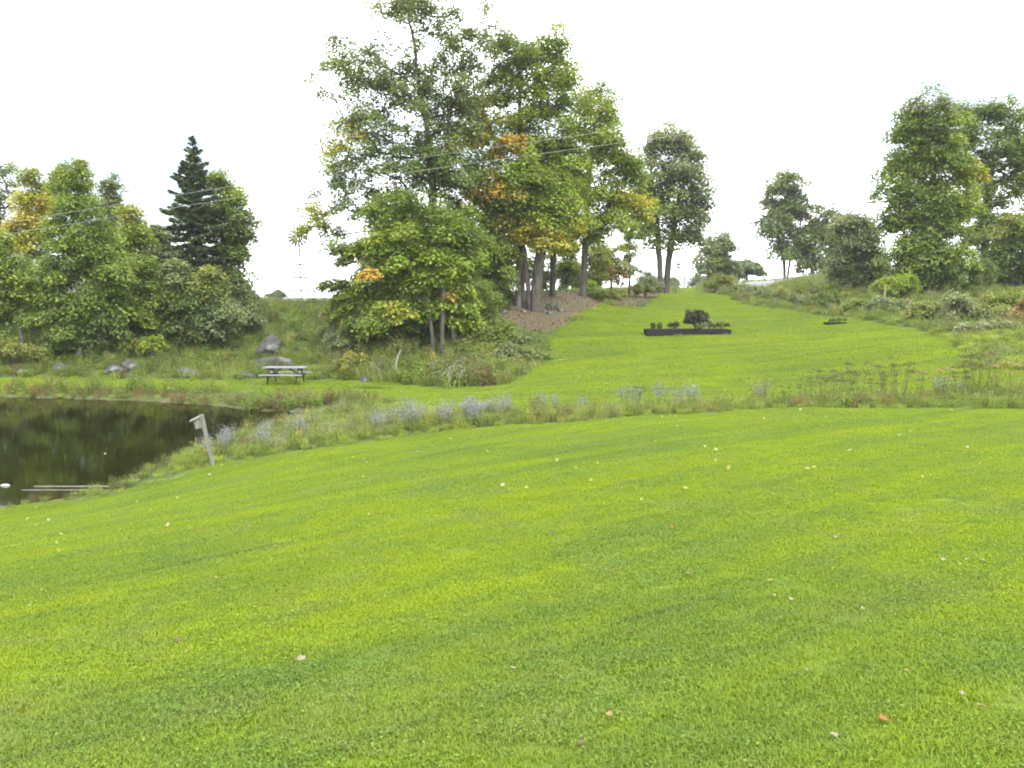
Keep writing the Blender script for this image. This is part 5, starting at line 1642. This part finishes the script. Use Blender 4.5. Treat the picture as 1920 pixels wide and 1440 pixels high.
FL = [(565, 1242, .10, 'cream', 'curled cream leaf with a reddish tip on the left half of the near lawn'),
      (962, 1262, .06, 'cream', 'small pale leaf near the bottom centre of the lawn'),
      (1565, 1389, .085, 'cream', 'pale folded leaf near the bottom right, below the orange leaf'),
      (1655, 1360, .085, 'orange', 'orange leaf near the bottom right of the lawn'),
      (1803, 1310, .05, 'cream', 'small white leaf near the right edge of the lawn'),
      (1090, 1404, .08, 'brown', 'brown leaf at the bottom middle of the lawn'),
      (1142, 1350, .07, 'tan', 'tan leaf above the brown one at the bottom middle'),
      (1183, 1193, .07, 'brown', 'dark brown leaf in the middle right of the near lawn'),
      (1566, 1014, .10, 'cream', 'round pale leaf on the right half of the near lawn'),
      (1541, 965, .10, 'cream', 'slim white leaf above the round pale one'),
      (1768, 1055, .09, 'cream', 'pale leaf left of the yellow leaf at right'),
      (1841, 1057, .11, 'yellow', 'bright yellow leaf near the right edge'),
      (405, 1088, .10, 'yellow', 'pale yellow leaf on the left slope of the near lawn'),
      (335, 1208, .09, 'brown', 'reddish brown leaf at the lower left'),
      (1308, 1036, .08, 'cream', 'small white leaf right of centre, left of the round pale one'),
      (1292, 1082, .08, 'tan', 'long tan leaf right of centre'),
      (1512, 1265, .06, 'tan', 'pale straw-coloured leaf above the orange leaf'),
      (1700, 1266, .05, 'tan', 'small tan leaf right of the orange one, farther off'),
      (1037, 1003, .09, 'brown', 'brown leaf in the centre of the near lawn'),
      (930, 1272, .04, 'brown', 'tiny brown leaf left of the small pale one at bottom centre'),
      (1840, 1335, .08, 'tan', 'faint tan leaf under the small white leaf at the right edge'),
      (1260, 993, .08, 'orange', 'small reddish leaf right of the central brown leaf')]
for px, py, s, c, lb in FL:
    fallen(px, py, s, c, lb)
for i in range(45):
    px = random.uniform(30, 1900); py = random.uniform(840, 1150)
    if py < 965 - px * 0.12 + 20: continue
    fallen(px, py, random.uniform(0.045, 0.075), random.choice(['yellow', 'cream', 'yellow']), 'small pale yellow leaf fallen on the middle of the near lawn', 'small pale leaves on the near lawn')
# specks too many and too small to count
P = jgrid((-30, 9), (24, 60), 0.55)
P = P[(inpoly(P, far_lawn) | inpoly(P, near_lawn)) & (RNG.random(len(P)) < 0.16)]
ok, z, _ = inframe(P)
P, z = P[ok], z[ok]
n = len(P)
V, q = leaf_quads(np.column_stack([P, z + 0.05]), np.array([0, 0, 1.0]) + RNG.normal(size=(n, 3)) * 0.5, 0.05 + 0.04 * RNG.random(n), 0.4, 0.1)
cc = np.array([(0.27, 0.28, 0.08), (0.30, 0.29, 0.14), (0.27, 0.26, 0.06)])[RNG.integers(3, size=n)]
tag(obj('fallen_leaf_litter', mesh_np('fallen_leaf_litter', V, [q], M['weed'], np.repeat(cc, 4, 0))), 'tiny pale leaves strewn over both lawns', None, None, 'stuff')
# leaf litter on the brown slope
P = jgrid((-4, 46), (20, 95), 0.30)
P = P[inpoly(P, litter)]
z = ground(P); n = len(P)
V, q = leaf_quads(np.column_stack([P, z + 0.03]), np.array([0, 0, 1.0]) + RNG.normal(size=(n, 3)) * 0.4, 0.10 + 0.08 * RNG.random(n), 0.42, 0.12)
cc = np.array([(0.115, 0.080, 0.047), (0.10, 0.076, 0.045), (0.16, 0.125, 0.08), (0.085, 0.085, 0.04)])[RNG.integers(4, size=n)]
tag(obj('leaf_litter', mesh_np('leaf_litter', V, [q], M['weed'], np.repeat(cc, 4, 0))), 'brown fallen leaves covering the slope under the tall clump', None, None, 'stuff')

# ------------------------------------------------------------------ damp air
def haze():
    lo = np.array([xs[0] - 20, ys[0] - 20, -20.0]); hi = np.array([xs[-1] + 20, ys[-1] + 20, 26.0])
    bm = bmesh.new(); box_bm(bm, lo, hi)
    me = bpy.data.meshes.new('haze'); bm.to_mesh(me); bm.free()
    m = bpy.data.materials.new('haze'); m.use_nodes = True
    nt = m.node_tree; nt.nodes.clear()
    o_ = nt.nodes.new("ShaderNodeOutputMaterial")
    v = nt.nodes.new("ShaderNodeVolumePrincipled")
    v.inputs['Color'].default_value = (0.92, 0.95, 1.0, 1)
    v.inputs['Density'].default_value = 0.00025
    nt.links.new(v.outputs[0], o_.inputs['Volume'])
    me.materials.append(m)
    tag(obj('haze', me), 'thin damp haze in the air', None, None, 'stuff')
haze()
print('TRIS', sum(len(m.loops) - 2 * len(m.polygons) for m in {o.data for o in scene.objects if o.type == 'MESH'}))
